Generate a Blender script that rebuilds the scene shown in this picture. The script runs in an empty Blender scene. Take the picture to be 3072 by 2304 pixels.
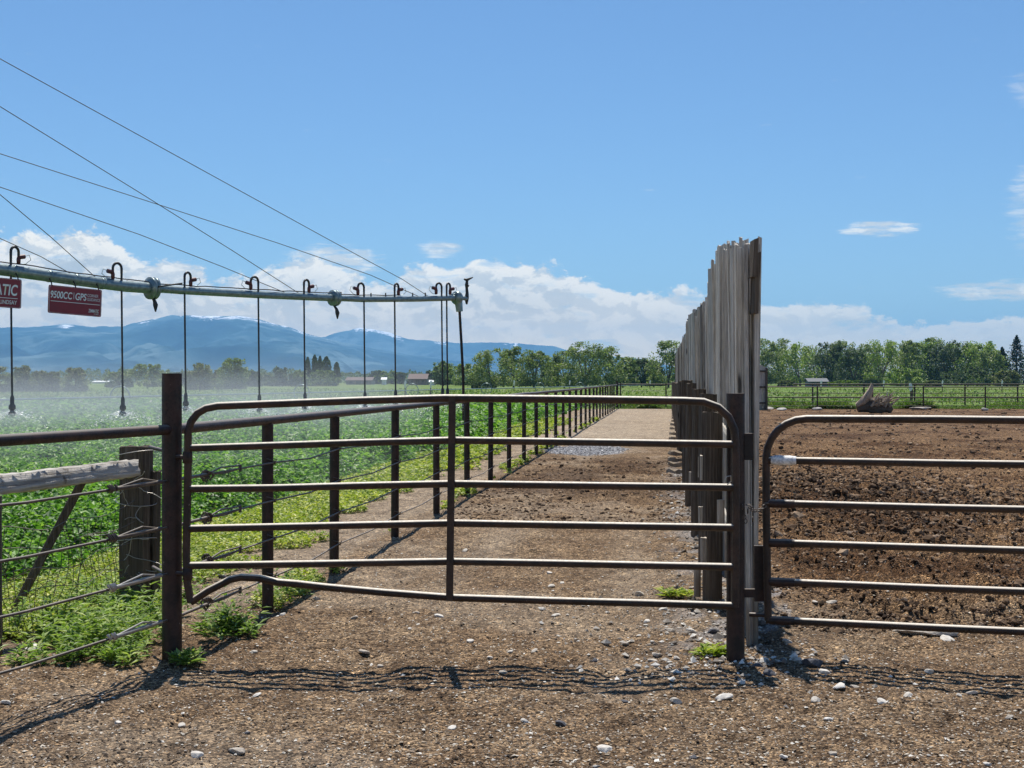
import bpy, math, random
import numpy as np
from mathutils import Vector, Matrix
R = math.radians
scene = bpy.context.scene
col = scene.collection
random.seed(7)
rng = np.random.default_rng(7)

# ------------------------------------------------------------------ camera, sky, sun
F = 4260.0          # focal length in photo pixels (3072 wide)
CAM_H = 1.7
HOR = 1140.0
cam_d = bpy.data.cameras.new("camera"); cam = bpy.data.objects.new("camera", cam_d); col.objects.link(cam)
cam_d.sensor_width = 36; cam_d.lens = 36*F/3072; cam_d.clip_start = 0.05; cam_d.clip_end = 60000
cam.location = (0, 0, CAM_H); cam.rotation_euler = (R(90)-math.atan((1152-HOR)/F), 0, 0)
scene.camera = cam
scene.view_settings.view_transform = 'Standard'; scene.view_settings.look = 'None'
scene.view_settings.exposure = 0.35; scene.view_settings.gamma = 1.0
SUN_V = Vector((-0.04, 0.445, 1.0)).normalized()
sd = bpy.data.lights.new("sun", 'SUN'); sun = bpy.data.objects.new("sun", sd); col.objects.link(sun)
sd.energy = 5.0; sd.angle = R(0.5); sd.color = (1.0, 0.94, 0.85)
sun.rotation_euler = SUN_V.to_track_quat('Z', 'Y').to_euler()
sun.location = (0, 0, 30)

def P(px, py, Y):
    return Vector(((px-1536)/F*Y, Y, CAM_H-(py-HOR)/F*Y))
def G(px, py, z=0.0):            # ground point (height z) under a picture point
    Y = F*(CAM_H-z)/(py-HOR)
    return Vector(((px-1536)/F*Y, Y, z))

# ------------------------------------------------------------------ node helpers
class NT:
    def __init__(s, tree): s.t = tree; s.n = tree.nodes; s.l = tree.links
    def new(s, typ, **kw):
        n = s.n.new(typ)
        for k, v in kw.items(): setattr(n, k, v)
        return n
    def set(s, sock, v):
        if isinstance(v, bpy.types.NodeSocket): s.l.new(v, sock)
        elif v is not None: sock.default_value = v
    def math(s, op, a, b=None, c=None, clamp=False):
        n = s.new('ShaderNodeMath', operation=op, use_clamp=clamp)
        s.set(n.inputs[0], a)
        if b is not None: s.set(n.inputs[1], b)
        if c is not None: s.set(n.inputs[2], c)
        return n.outputs[0]
    def maprange(s, v, a, b, c=0.0, d=1.0, smooth=True):
        n = s.new('ShaderNodeMapRange', interpolation_type='SMOOTHSTEP' if smooth else 'LINEAR')
        s.set(n.inputs[0], v); s.set(n.inputs[1], a); s.set(n.inputs[2], b); s.set(n.inputs[3], c); s.set(n.inputs[4], d)
        return n.outputs[0]
    def noise(s, vec, scale, detail=4, rough=0.55, dist=0.0):
        n = s.new('ShaderNodeTexNoise'); s.set(n.inputs['Vector'], vec)
        n.inputs['Scale'].default_value = scale; n.inputs['Detail'].default_value = detail
        n.inputs['Roughness'].default_value = rough; n.inputs['Distortion'].default_value = dist
        return n.outputs[0]
    def voro(s, vec, scale, out='Color', rand=1.0):
        n = s.new('ShaderNodeTexVoronoi'); s.set(n.inputs['Vector'], vec)
        n.inputs['Scale'].default_value = scale; n.inputs['Randomness'].default_value = rand
        return n.outputs[out]
    def mix(s, f, a, b, mode='MIX'):
        n = s.new('ShaderNodeMix', data_type='RGBA', blend_type=mode)
        s.set(n.inputs[0], f); s.set(n.inputs[6], c4(a)); s.set(n.inputs[7], c4(b))
        return n.outputs[2]
    def vmul(s, v, k):
        n = s.new('ShaderNodeVectorMath', operation='MULTIPLY'); s.set(n.inputs[0], v); s.set(n.inputs[1], k)
        return n.outputs[0]
    def vadd(s, v, k):
        n = s.new('ShaderNodeVectorMath', operation='ADD'); s.set(n.inputs[0], v); s.set(n.inputs[1], k)
        return n.outputs[0]
    def ramp(s, v, pts, interp='LINEAR'):
        n = s.new('ShaderNodeValToRGB'); n.color_ramp.interpolation = interp
        e = n.color_ramp.elements
        while len(e) < len(pts): e.new(0.5)
        for i, (p, c) in enumerate(pts):
            e[i].position = p; e[i].color = c4(c) if not isinstance(c, (int, float)) else (c, c, c, 1)
        s.set(n.inputs[0], v)
        return n.outputs[0]
    def bump(s, h, strength=0.5, dist=0.01, normal=None):
        n = s.new('ShaderNodeBump'); n.inputs['Strength'].default_value = strength; n.inputs['Distance'].default_value = dist
        s.set(n.inputs['Height'], h)
        if normal is not None: s.set(n.inputs['Normal'], normal)
        return n.outputs[0]
def c4(c):
    if isinstance(c, bpy.types.NodeSocket): return c
    return tuple(c) if len(c) == 4 else tuple(c)+(1.0,)

MATS = {}
def material(name):
    m = bpy.data.materials.new(name); m.use_nodes = True
    m.node_tree.nodes.clear(); nt = NT(m.node_tree)
    out = nt.new('ShaderNodeOutputMaterial'); MATS[name] = m
    return m, nt, out
def pbsdf(nt, out, color, rough=0.8, metal=0.0, spec=0.5, normal=None):
    b = nt.new('ShaderNodeBsdfPrincipled')
    nt.set(b.inputs['Base Color'], c4(color)); nt.set(b.inputs['Roughness'], rough); nt.set(b.inputs['Metallic'], metal)
    nt.set(b.inputs['Specular IOR Level'], spec)
    if normal is not None: nt.set(b.inputs['Normal'], normal)
    nt.l.new(b.outputs[0], out.inputs['Surface'])
    return b
def pos(nt): return nt.new('ShaderNodeNewGeometry').outputs['Position']

# ------------------------------------------------------------------ world: Nishita sky with a cumulus bank near the horizon
def build_world():
    w = bpy.data.worlds.new("World"); scene.world = w; w.use_nodes = True
    w.node_tree.nodes.clear(); nt = NT(w.node_tree)
    out = nt.new('ShaderNodeOutputWorld'); bg = nt.new('ShaderNodeBackground')
    sky = nt.new('ShaderNodeTexSky', sky_type='NISHITA', sun_disc=False)
    sky.sun_elevation = math.asin(SUN_V.z); sky.sun_rotation = math.atan2(SUN_V.x, SUN_V.y)
    sky.air_density = 1.1; sky.dust_density = 0.6; sky.ozone_density = 1.6; sky.altitude = 1400
    bg.inputs[1].default_value = 0.07
    g = nt.new('ShaderNodeTexCoord').outputs['Generated']
    sp = nt.new('ShaderNodeSeparateXYZ'); nt.l.new(g, sp.inputs[0]); x, y, z = sp.outputs
    az = nt.math('ARCTAN2', x, y)
    el = nt.math('ARCTANGENT', nt.math('DIVIDE', z, nt.math('SQRT', nt.math('ADD', nt.math('MULTIPLY', x, x), nt.math('MULTIPLY', y, y)))))
    vec = nt.new('ShaderNodeCombineXYZ'); nt.set(vec.inputs[0], az); nt.set(vec.inputs[1], nt.math('MULTIPLY', el, 1.7)); v = vec.outputs[0]
    # top of the cloud bank against azimuth (radians), frame spans -0.36 .. 0.36
    prof = [(0,525),(170,510),(245,522),(300,548),(400,565),(470,600),(560,585),(640,555),(700,548),(790,590),(850,610),(880,575),(980,562),(1080,556),(1190,566),(1250,602),(1400,622),(1540,628),(1700,655),(1850,672),(1950,705),(2100,690),(2212,680)]
    u = nt.maprange(az, -0.3605, 0.3605, 0, 1, smooth=False)
    rp = nt.ramp(u, [(a/2212, max(0, (821-b)*1.3889/F/0.12)) for a, b in prof])
    top = nt.math('MULTIPLY', rp, 0.12)
    n1 = nt.noise(v, 30, 12, 0.64, 0.3); n2 = nt.noise(nt.vadd(v, (3.1, 0.004, 0)), 26, 10, 0.62, 0.25)
    n1s = nt.noise(v, 26, 3, 0.5, 0.25); n2s = nt.noise(nt.vadd(v, (0.004, 0.009, 0)), 30, 9, 0.62, 0.3)
    dd = nt.math('ADD', nt.math('SUBTRACT', top, el), nt.math('MULTIPLY', nt.math('SUBTRACT', n1, 0.5), 0.055))
    dens = nt.maprange(dd, 0.000, 0.006)
    holes = nt.maprange(nt.noise(nt.vmul(v, (1, 2.2, 1)), 17, 6, 0.6, 0.3), 0.30, 0.45, 0.35, 1)
    dens = nt.math('MULTIPLY', dens, holes)
    dens = nt.math('MULTIPLY', dens, nt.maprange(az, .02, .3, 1, .74))
    # wisps higher up on the right and a small puff
    def blob(cx, cy, rx, ry, k, thin=3.0):
        ax = (cx*1.3889-1536)/F; ey = (821-cy)*1.3889/F
        a = nt.math('POWER', nt.math('DIVIDE', nt.math('SUBTRACT', az, ax), rx), 2.0)
        b = nt.math('POWER', nt.math('DIVIDE', nt.math('SUBTRACT', el, ey), ry), 2.0)
        m = nt.maprange(nt.math('ADD', a, b), 1.0, 0.0)
        nn = nt.noise(nt.vmul(v, (1, thin, 1)), 60, 6, 0.6, 0.2)
        nn2 = nt.noise(nt.vmul(v, (1, thin*1.5, 1)), 26, 8, 0.7, 0.5)
        return nt.math('MULTIPLY', nt.maprange(nt.math('ADD', m, nt.math('MULTIPLY', nt.math('SUBTRACT', nt.math('ADD', nt.math('MULTIPLY', nn, .4), nt.math('MULTIPLY', nn2, .6)), 0.56), 3.6)), 0.15, 1.1), k)
    for b in [(1885, 507, .036, .008, .9), (2140, 640, .065, .010, .85), (2200, 470, .03, .05, .4), (950, 540, .022, .009, .7), (720, 570, .05, .018, .9), (2200, 240, .03, .02, .22)]:
        dens = nt.math('MAXIMUM', dens, blob(*b))
    relief = nt.maprange(nt.math('SUBTRACT', n1, n2s), -0.055, 0.055)
    depth = nt.maprange(dd, 0.004, 0.035)
    lit = nt.math('ADD', nt.math('MULTIPLY', relief, 0.65), nt.math('MULTIPLY', nt.math('SUBTRACT', 1.0, depth), 0.42), clamp=True)
    cc = nt.mix(lit, (6.6, 7.0, 6.9), (14.6, 13.4, 11.2))
    low = nt.maprange(el, 0.075, 0.015)
    cc = nt.mix(nt.math('MULTIPLY', low, 0.62), cc, (23, 16.8, 8.5))
    skyc = nt.mix(1.0, sky.outputs[0], (0.76, 1.01, 1.24), 'MULTIPLY')
    final = nt.mix(nt.math('MULTIPLY', dens, 0.93), skyc, cc)
    nt.l.new(final, bg.inputs[0]); nt.l.new(bg.outputs[0], out.inputs[0])
build_world()

# ------------------------------------------------------------------ mesh helpers
class MB:
    def __init__(s): s.v = []; s.f = []; s.n = 0
    def add(s, v, f):
        v = np.asarray(v, float); s.v.append(v)
        s.f.append((np.asarray(f, int)+s.n)); s.n += len(v)
    def box(s, c, size, rot=None, taper=1.0):
        h = np.array(size)/2
        v = np.array([[x, y, z] for z in (-1, 1) for y in (-1, 1) for x in (-1, 1)], float)*h
        v[4:, :2] *= taper
        if rot is not None: v = v @ np.array(rot.to_3x3()).T
        s.add(v+np.array(c), [[0,2,3,1],[4,5,7,6],[0,1,5,4],[2,6,7,3],[0,4,6,2],[1,3,7,5]])
    def tube(s, pts, r, seg=10, caps=True, wob=0.0):
        pts = [Vector(p) for p in pts]; n = len(pts)
        rr = r if hasattr(r, '__len__') else [r]*n
        vs = []; up = None
        for i in range(n):
            d = (pts[min(i+1, n-1)]-pts[max(i-1, 0)]).normalized()
            if up is None:
                up = Vector((0, 0, 1)) if abs(d.z) < 0.9 else Vector((0, 1, 0))
            a = d.cross(up).normalized(); b = a.cross(d).normalized(); up = b
            for k in range(seg):
                t = 2*math.pi*k/seg
                q = rr[i]*(1+(random.uniform(-wob, wob) if wob else 0))
                vs.append(pts[i]+a*(q*math.cos(t))+b*(q*math.sin(t)))
        base = s.n
        fs = []
        for i in range(n-1):
            for k in range(seg):
                k2 = (k+1) % seg
                fs.append([i*seg+k, i*seg+k2, (i+1)*seg+k2, (i+1)*seg+k])
        s.add([tuple(v) for v in vs], fs)
        if caps:
            for i, o in ((0, 1), (n-1, -1)):
                c = len(vs) and i*seg
                vv = [tuple(vs[i*seg+k]) for k in range(seg)]+[tuple(pts[i])]
                s.add(vv, [[k, (k+1) % seg, seg, seg] if o < 0 else [(k+1) % seg, k, seg, seg] for k in range(seg)])
        return s
    def lathe(s, prof, c, axis=(0,0,1), seg=12):     # prof: (radius, height)
        q = Vector((0,0,1)).rotation_difference(Vector(axis)).to_matrix()
        vs = []
        for r, h in prof:
            for k in range(seg):
                t = 2*math.pi*k/seg
                vs.append(tuple(Vector(c)+q @ Vector((r*math.cos(t), r*math.sin(t), h))))
        fs = []
        for i in range(len(prof)-1):
            for k in range(seg):
                k2 = (k+1) % seg
                fs.append([i*seg+k, i*seg+k2, (i+1)*seg+k2, (i+1)*seg+k])
        s.add(vs, fs)
    def arrays(s): return np.concatenate(s.v), np.concatenate(s.f)
    def build(s, name, mat, parent=None, smooth=True, kind=None):
        v, f = s.arrays(); return mesh_obj(name, v, f, mat, parent, smooth, kind)

def mesh_obj(name, v, f, mat, parent=None, smooth=False, kind=None, attrs=None):
    """v in world coordinates; made relative to the parent's location"""
    v = np.asarray(v, float)
    if parent is not None:
        off = Vector((0, 0, 0)); p = parent
        while p is not None: off += p.location; p = p.parent
        v = v-np.array(off)
    me = bpy.data.meshes.new(name)
    f = np.asarray(f, int)
    if f.shape[1] == 4:
        tri = f[:, 2] == f[:, 3]
    else: tri = np.ones(len(f), bool)
    tot = np.where(tri, 3, 4)
    if tri.all(): loops = f[:, :3].reshape(-1)
    elif (~tri).all(): loops = f.reshape(-1)
    else:
        m = np.ones(f.shape, bool); m[tri, 3] = False; loops = f[m]
    me.vertices.add(len(v)); me.vertices.foreach_set('co', v.astype(np.float32).reshape(-1))
    me.loops.add(len(loops)); me.loops.foreach_set('vertex_index', loops.astype(np.int32))
    me.polygons.add(len(f)); st = np.concatenate([[0], np.cumsum(tot)[:-1]])
    me.polygons.foreach_set('loop_start', st.astype(np.int32)); me.polygons.foreach_set('loop_total', tot.astype(np.int32))
    me.polygons.foreach_set('use_smooth', np.full(len(f), smooth))
    if attrs:
        for k, a in attrs.items():
            at = me.attributes.new(k, 'FLOAT', 'POINT'); at.data.foreach_set('value', a.astype(np.float32))
    me.update(calc_edges=True); me.validate()
    me.materials.append(MATS[mat] if isinstance(mat, str) else mat)
    o = bpy.data.objects.new(name, me); col.objects.link(o)
    if parent is not None: o.parent = parent
    if kind: o['kind'] = kind
    return o
def tag(o, label=None, cat=None, group=None, kind=None):
    if label: o['label'] = label
    if cat: o['category'] = cat
    if group: o['group'] = group
    if kind: o['kind'] = kind
    return o
def thing(name, loc, label, cat, group=None):
    o = bpy.data.objects.new(name, None); col.objects.link(o); o.location = loc; o.empty_display_size = 0.2
    return tag(o, label, cat, group)
def copy_tree(o, parent=None):
    c = o.copy(); col.objects.link(c); c.parent = parent
    for ch in list(o.children): copy_tree(ch, c)
    return c

def hsh(ix, iy, s):
    h = (ix.astype(np.int64)*374761393+iy.astype(np.int64)*668265263+s*1274126177) & 0xffffffff
    h = ((h ^ (h >> 13))*1274126177) & 0xffffffff
    return ((h ^ (h >> 16)) & 0xffffff)/float(0xffffff)
def vnoise(x, y, s=0):
    x = np.asarray(x, float); y = np.asarray(y, float)
    ix = np.floor(x); iy = np.floor(y); fx = x-ix; fy = y-iy
    fx = fx*fx*(3-2*fx); fy = fy*fy*(3-2*fy); ix = ix.astype(np.int64); iy = iy.astype(np.int64)
    a = hsh(ix, iy, s); b = hsh(ix+1, iy, s); c = hsh(ix, iy+1, s); d = hsh(ix+1, iy+1, s)
    return (a*(1-fx)+b*fx)*(1-fy)+(c*(1-fx)+d*fx)*fy
def fbm(x, y, s=0, o=4, g=0.5):
    r = 0; a = 1; t = 0
    for i in range(o):
        r = r+a*vnoise(x*2**i+17.3*i, y*2**i-9.1*i, s+i); t += a; a *= g
    return r/t

# ------------------------------------------------------------------ plan of the place
FX = lambda Y: 0.1089*Y-2.95           # left pipe fence line
BX = lambda Y: 0.1089*Y+0.567          # board fence line
YBACK = 82.0                           # back fence of the corral
CROP_U = -2.3

# ------------------------------------------------------------------ materials
def mats():
    # dirt
    m, nt, out = material('dirt'); p = pos(nt)
    att = nt.new('ShaderNodeAttribute', attribute_name='wet').outputs['Fac']
    red = nt.new('ShaderNodeAttribute', attribute_name='red').outputs['Fac']
    grv = nt.new('ShaderNodeAttribute', attribute_name='grav').outputs['Fac']
    pale = nt.new('ShaderNodeAttribute', attribute_name='pale').outputs['Fac']
    sp = nt.new('ShaderNodeSeparateColor'); nt.l.new(nt.voro(p, 62), sp.inputs[0])
    sp2 = nt.new('ShaderNodeSeparateColor'); nt.l.new(nt.voro(nt.vmul(p, (1, .6, 1)), 150), sp2.inputs[0])
    base = nt.ramp(nt.noise(p, 1.4, 8, .66), [(.3, (.118, .080, .051)), (.5, (.182, .130, .085)), (.72, (.28, .212, .145))])
    fine = nt.ramp(sp.outputs[0], [(0, (.18, .15, .13)), (.22, (.5, .46, .42)), (.5, (.95, .93, .9)), (.8, (1.5, 1.48, 1.42)), (1, (2.6, 2.5, 2.3))])
    fine2 = nt.ramp(sp2.outputs[1], [(0, (.5, .45, .42)), (.5, (1, 1, 1)), (.9, (1.35, 1.3, 1.2)), (1, (2.2, 2.1, 1.9))])
    c = nt.mix(.85, base, fine, 'MULTIPLY'); c = nt.mix(.8, c, fine2, 'MULTIPLY')
    c = nt.mix(red, c, nt.mix(1.0, c, (.86, .75, .65), 'MULTIPLY'))
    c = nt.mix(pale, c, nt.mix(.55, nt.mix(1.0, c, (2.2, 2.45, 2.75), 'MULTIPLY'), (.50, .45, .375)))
    c = nt.mix(att, c, nt.mix(1.0, c, (.40, .33, .29), 'MULTIPLY'))
    sp3 = nt.new('ShaderNodeSeparateColor'); nt.l.new(nt.voro(nt.vmul(p, (1, .55, 1)), 15), sp3.inputs[0])
    c = nt.mix(.55, c, nt.ramp(sp3.outputs[0], [(0, (.5, .46, .43)), (.5, (1, 1, 1)), (1, (1.5, 1.5, 1.45))]), 'MULTIPLY')
    gc = nt.ramp(sp.outputs[1], [(0, (.13, .13, .14)), (.6, (.30, .30, .32)), (1, (.6, .6, .6))])
    c = nt.mix(grv, c, gc)
    h = nt.math('ADD', nt.math('MULTIPLY', nt.voro(p, 62, 'Distance'), -1.0), nt.math('MULTIPLY', nt.noise(p, 30, 6, .65), 1.6))
    h = nt.math('ADD', h, nt.math('MULTIPLY', nt.noise(p, 130, 4, .6), .5))
    pbsdf(nt, out, c, .95, 0, .12, nt.bump(h, .9, .022))
    # far pasture
    m, nt, out = material('pasture'); p = pos(nt)
    n1 = nt.noise(nt.vmul(p, (.35, 1.6, 1)), .16, 6, .65); n2 = nt.noise(p, 3.0, 5, .7); n3 = nt.noise(nt.vmul(p, (1, .3, 1)), .02, 4, .6)
    c = nt.ramp(n1, [(.32, (.075, .135, .028)), (.5, (.125, .19, .042)), (.66, (.19, .225, .075))])
    c = nt.mix(.5, c, nt.ramp(n2, [(.3, (.5, .5, .5)), (.6, (1.25, 1.25, 1.2))]), 'MULTIPLY')
    c = nt.mix(nt.maprange(n3, .5, .68), c, (.17, .165, .075))
    b = pbsdf(nt, out, c, .95, 0, .1, nt.bump(n2, .8, .2))
    # crop soil under leaves
    m, nt, out = material('soil'); p = pos(nt)
    c = nt.ramp(nt.noise(p, 9, 5, .6), [(.3, (.045, .05, .018)), (.7, (.08, .085, .03))])
    pbsdf(nt, out, c, .95, 0, .1, nt.bump(nt.noise(p, 25, 4, .6), .7, .05))
    # leaves
    def leaf(name, pts, tr=.35, gloss=.32, rough=.4):
        m, nt, out = material(name)
        g = nt.new('ShaderNodeNewGeometry'); rnd = g.outputs['Random Per Island']
        oi = nt.new('ShaderNodeObjectInfo').outputs['Random']
        c = nt.ramp(rnd, pts)
        big = nt.noise(g.outputs['Position'], .35, 3, .5)
        c = nt.mix(.35, c, nt.ramp(big, [(.3, (.6, .7, .6)), (.7, (1.3, 1.25, 1.1))]), 'MULTIPLY')
        c = nt.mix(.25, c, nt.ramp(oi, [(0, (.75, .8, .7)), (1, (1.25, 1.15, 1.1))]), 'MULTIPLY')
        b = nt.new('ShaderNodeBsdfPrincipled'); nt.set(b.inputs['Base Color'], c); nt.set(b.inputs['Roughness'], rough); nt.set(b.inputs['Specular IOR Level'], gloss)
        t = nt.new('ShaderNodeBsdfTranslucent'); nt.set(t.inputs[0], nt.mix(1.0, c, (1.3, 1.5, .6), 'MULTIPLY'))
        mx = nt.new('ShaderNodeMixShader'); mx.inputs[0].default_value = tr
        nt.l.new(b.outputs[0], mx.inputs[1]); nt.l.new(t.outputs[0], mx.inputs[2]); nt.l.new(mx.outputs[0], out.inputs[0])
    leaf('crop_leaf', [(0, (.03, .09, .022)), (.45, (.11, .25, .045)), (.8, (.20, .36, .075)), (1, (.34, .50, .16))], .35, .35, .5)
    leaf('weed_leaf', [(0, (.12, .19, .03)), (.5, (.29, .36, .06)), (.85, (.50, .52, .13)), (1, (.62, .58, .20))], .3, .3, .5)
    leaf('herb_leaf', [(0, (.09, .16, .035)), (.6, (.21, .32, .07)), (1, (.42, .48, .18))], .3, .4, .4)
    leaf('grass_blade', [(0, (.06, .12, .02)), (.6, (.12, .20, .04)), (1, (.24, .26, .09))], .3, .3, .5)
    leaf('tree_leaf', [(0, (.10, .14, .055)), (.6, (.21, .27, .11)), (1, (.38, .43, .22))], .25, .3, .5)
    leaf('olive_leaf', [(0, (.09, .105, .055)), (.6, (.18, .20, .10)), (1, (.32, .34, .19))], .25, .3, .5)
    leaf('bright_leaf', [(0, (.12, .18, .045)), (.6, (.22, .31, .07)), (1, (.40, .46, .15))], .25, .3, .5)
    leaf('dark_leaf', [(0, (.05, .075, .045)), (.6, (.105, .145, .08)), (1, (.20, .25, .14))], .2, .2, .6)
    leaf('conifer_leaf', [(0, (.012, .028, .018)), (.6, (.022, .045, .028)), (1, (.045, .07, .04))], .1, .2, .6)
    # bark
    m, nt, out = material('bark'); p = pos(nt)
    pbsdf(nt, out, nt.ramp(nt.noise(nt.vmul(p, (4, 4, .8)), 2, 4, .6), [(.3, (.07, .055, .045)), (.7, (.19, .16, .13))]), .9)
    # rusty pipe
    def rust(name, a, b, rough, spec, metal=0.0, top_hilite=.25):
        m, nt, out = material(name); p = pos(nt)
        n = nt.noise(p, 9, 8, .7); n2 = nt.noise(p, 70, 5, .7)
        c = nt.mix(nt.maprange(n, .38, .64), a, b)
        c = nt.mix(nt.maprange(n2, .6, .72), c, tuple(x*.45 for x in a))
        c = nt.mix(nt.maprange(nt.noise(p, 23, 6, .7), .66, .74), c, (.30, .24, .20))
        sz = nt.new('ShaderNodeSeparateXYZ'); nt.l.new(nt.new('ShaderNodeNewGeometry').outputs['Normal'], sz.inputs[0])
        c = nt.mix(nt.math('MULTIPLY', nt.maprange(sz.outputs[2], .50, .76), top_hilite), c, (.64, .575, .475))  # sunlit highlight painted pale onto upward-facing metal, picked by surface normal
        r = nt.maprange(n2, .35, .7, rough-.08, rough+.18)
        pbsdf(nt, out, c, r, metal, spec, nt.bump(n2, .3, .003))
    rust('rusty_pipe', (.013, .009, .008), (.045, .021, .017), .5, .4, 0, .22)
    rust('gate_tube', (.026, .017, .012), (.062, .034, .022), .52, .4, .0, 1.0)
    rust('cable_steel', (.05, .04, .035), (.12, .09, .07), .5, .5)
    m, nt, out = material('bright_wire'); pbsdf(nt, out, (.42, .40, .37), .4, .6)
    m, nt, out = material('galvanised'); p = pos(nt)
    n = nt.noise(p, 14, 5, .6)
    pbsdf(nt, out, nt.ramp(n, [(.3, (.14, .19, .20)), (.7, (.29, .36, .37))]), .35, .55, .5, nt.bump(n, .1, .003))
    m, nt, out = material('black_rubber'); pbsdf(nt, out, (.018, .018, .022), .5)
    m, nt, out = material('red_plastic'); pbsdf(nt, out, (.09, .018, .02), .45)
    m, nt, out = material('sign_red'); p = pos(nt)
    pbsdf(nt, out, nt.mix(nt.maprange(nt.noise(p, 6, 5, .6), .4, .7), (.27, .018, .032), (.22, .015, .027)), .4)
    m, nt, out = material('sign_white'); pbsdf(nt, out, (.85, .85, .86), .5)
    m, nt, out = material('white_plastic'); pbsdf(nt, out, (.8, .8, .78), .4)
    m, nt, out = material('tape_white'); p = pos(nt)
    pbsdf(nt, out, nt.ramp(nt.noise(p, 60, 4, .6), [(.4, (.5, .5, .5)), (.6, (.85, .85, .84))]), .6)
    # weathered wood
    def wood(name, lo, mid, hi, k=1.0):
        m, nt, out = material(name); g = nt.new('ShaderNodeNewGeometry'); p = g.outputs['Position']
        rnd = g.outputs['Random Per Island']
        pv = nt.vadd(nt.vmul(p, (28, 28, 1.3)), nt.vmul(rnd, (40, 17, 9))) if False else nt.vmul(p, (60, 60, 1.6))
        n = nt.noise(pv, k, 7, .65, .4); n2 = nt.noise(nt.vmul(p, (170, 170, 4)), k, 4, .7); n3 = nt.noise(p, 3, 4, .6)
        c = nt.ramp(n, [(.28, lo), (.5, mid), (.7, hi)])
        c = nt.mix(.4, c, nt.ramp(n2, [(.35, (.5, .5, .5)), (.62, (1.3, 1.3, 1.3))]), 'MULTIPLY')
        c = nt.mix(.9, c, nt.ramp(rnd, [(0, (.22, .21, .20)), (.22, (.55, .54, .52)), (.5, (1.0, .98, .94)), (1, (1.5, 1.47, 1.42))]), 'MULTIPLY')
        kn = nt.voro(nt.vmul(p, (5, 5, 1.1)), 1.0, 'Distance')
        c = nt.mix(nt.maprange(kn, .12, .05), c, tuple(q*.45 for q in lo))
        c = nt.mix(.4, c, nt.ramp(n3, [(.35, (.7, .66, .6)), (.65, (1.2, 1.2, 1.2))]), 'MULTIPLY')
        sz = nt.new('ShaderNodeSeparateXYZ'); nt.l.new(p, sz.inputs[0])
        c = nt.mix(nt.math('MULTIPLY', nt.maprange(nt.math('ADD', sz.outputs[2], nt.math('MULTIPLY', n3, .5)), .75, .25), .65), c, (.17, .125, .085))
        h = nt.math('ADD', n, nt.math('MULTIPLY', n2, .5))
        pbsdf(nt, out, c, .9, 0, .15, nt.bump(h, .9, .012))
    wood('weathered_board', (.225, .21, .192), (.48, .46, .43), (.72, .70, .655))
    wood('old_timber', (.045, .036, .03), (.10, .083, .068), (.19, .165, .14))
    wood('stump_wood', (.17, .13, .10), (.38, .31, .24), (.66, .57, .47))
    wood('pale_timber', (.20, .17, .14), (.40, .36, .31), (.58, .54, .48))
    m, nt, out = material('rail_timber'); p = pos(nt)
    n = nt.noise(nt.vmul(p, (2, 2, 40)), 1, 7, .65, .5); n3 = nt.noise(p, 7, 5, .65)
    c = nt.ramp(n, [(.28, (.13, .11, .09)), (.48, (.42, .39, .35)), (.7, (.72, .69, .64))])
    c = nt.mix(nt.maprange(n3, .56, .68), c, (.14, .12, .10))
    pbsdf(nt, out, c, .9, 0, .15, nt.bump(nt.math('ADD', n, n3), .9, .02))
    m, nt, out = material('stone_pale'); p = pos(nt); oi = nt.new('ShaderNodeObjectInfo').outputs['Random']
    c = nt.ramp(oi, [(0, (.40, .36, .31)), (.5, (.55, .52, .47)), (1, (.68, .66, .62))])
    c = nt.mix(.7, c, nt.ramp(nt.noise(p, 45, 5, .7), [(.3, (.55, .5, .45)), (.65, (1.15, 1.15, 1.15))]), 'MULTIPLY')
    pbsdf(nt, out, c, .85, 0, .2, nt.bump(nt.noise(p, 60, 5, .7), .6, .006))
    m, nt, out = material('stone_dark'); p = pos(nt)
    pbsdf(nt, out, nt.ramp(nt.noise(p, 50, 5, .7), [(.3, (.04, .042, .05)), (.7, (.12, .12, .135))]), .8, 0, .3, nt.bump(nt.noise(p, 60, 5, .7), .6, .006))
    m, nt, out = material('chips'); rnd = nt.new('ShaderNodeNewGeometry').outputs['Random Per Island']
    pbsdf(nt, out, nt.ramp(rnd, [(0, (.035, .026, .02)), (.28, (.11, .08, .058)), (.5, (.26, .20, .145)), (.75, (.44, .37, .28)), (.9, (.58, .53, .45)), (1, (.75, .72, .66))]), .9, 0, .2)
    m, nt, out = material('rubble'); rnd = nt.new('ShaderNodeNewGeometry').outputs['Random Per Island']
    pbsdf(nt, out, nt.ramp(rnd, [(0, (.12, .10, .085)), (.45, (.30, .27, .235)), (.8, (.52, .49, .44)), (1, (.76, .74, .70))]), .85, 0, .2)
    m, nt, out = material('clods'); rnd = nt.new('ShaderNodeNewGeometry').outputs['Random Per Island']
    p = pos(nt)
    pbsdf(nt, out, nt.ramp(rnd, [(0, (.03, .020, .014)), (.4, (.085, .055, .035)), (.78, (.19, .128, .082)), (1, (.34, .25, .175))]), .95, 0, .12, nt.bump(nt.noise(p, 60, 4, .6), .8, .01))
    m, nt, out = material('grey_gravel'); rnd = nt.new('ShaderNodeNewGeometry').outputs['Random Per Island']
    pbsdf(nt, out, nt.ramp(rnd, [(0, (.12, .12, .13)), (.6, (.30, .30, .32)), (1, (.60, .60, .61))]), .8, 0, .3)
    m, nt, out = material('water_drop'); pbsdf(nt, out, (.9, .93, .96), .3)
    m, nt, out = material('roof_brown'); pbsdf(nt, out, (.10, .065, .055), .8)
    m, nt, out = material('wall_tan'); pbsdf(nt, out, (.16, .12, .10), .8)
    m, nt, out = material('wall_white'); pbsdf(nt, out, (.75, .76, .76), .7)
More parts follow.
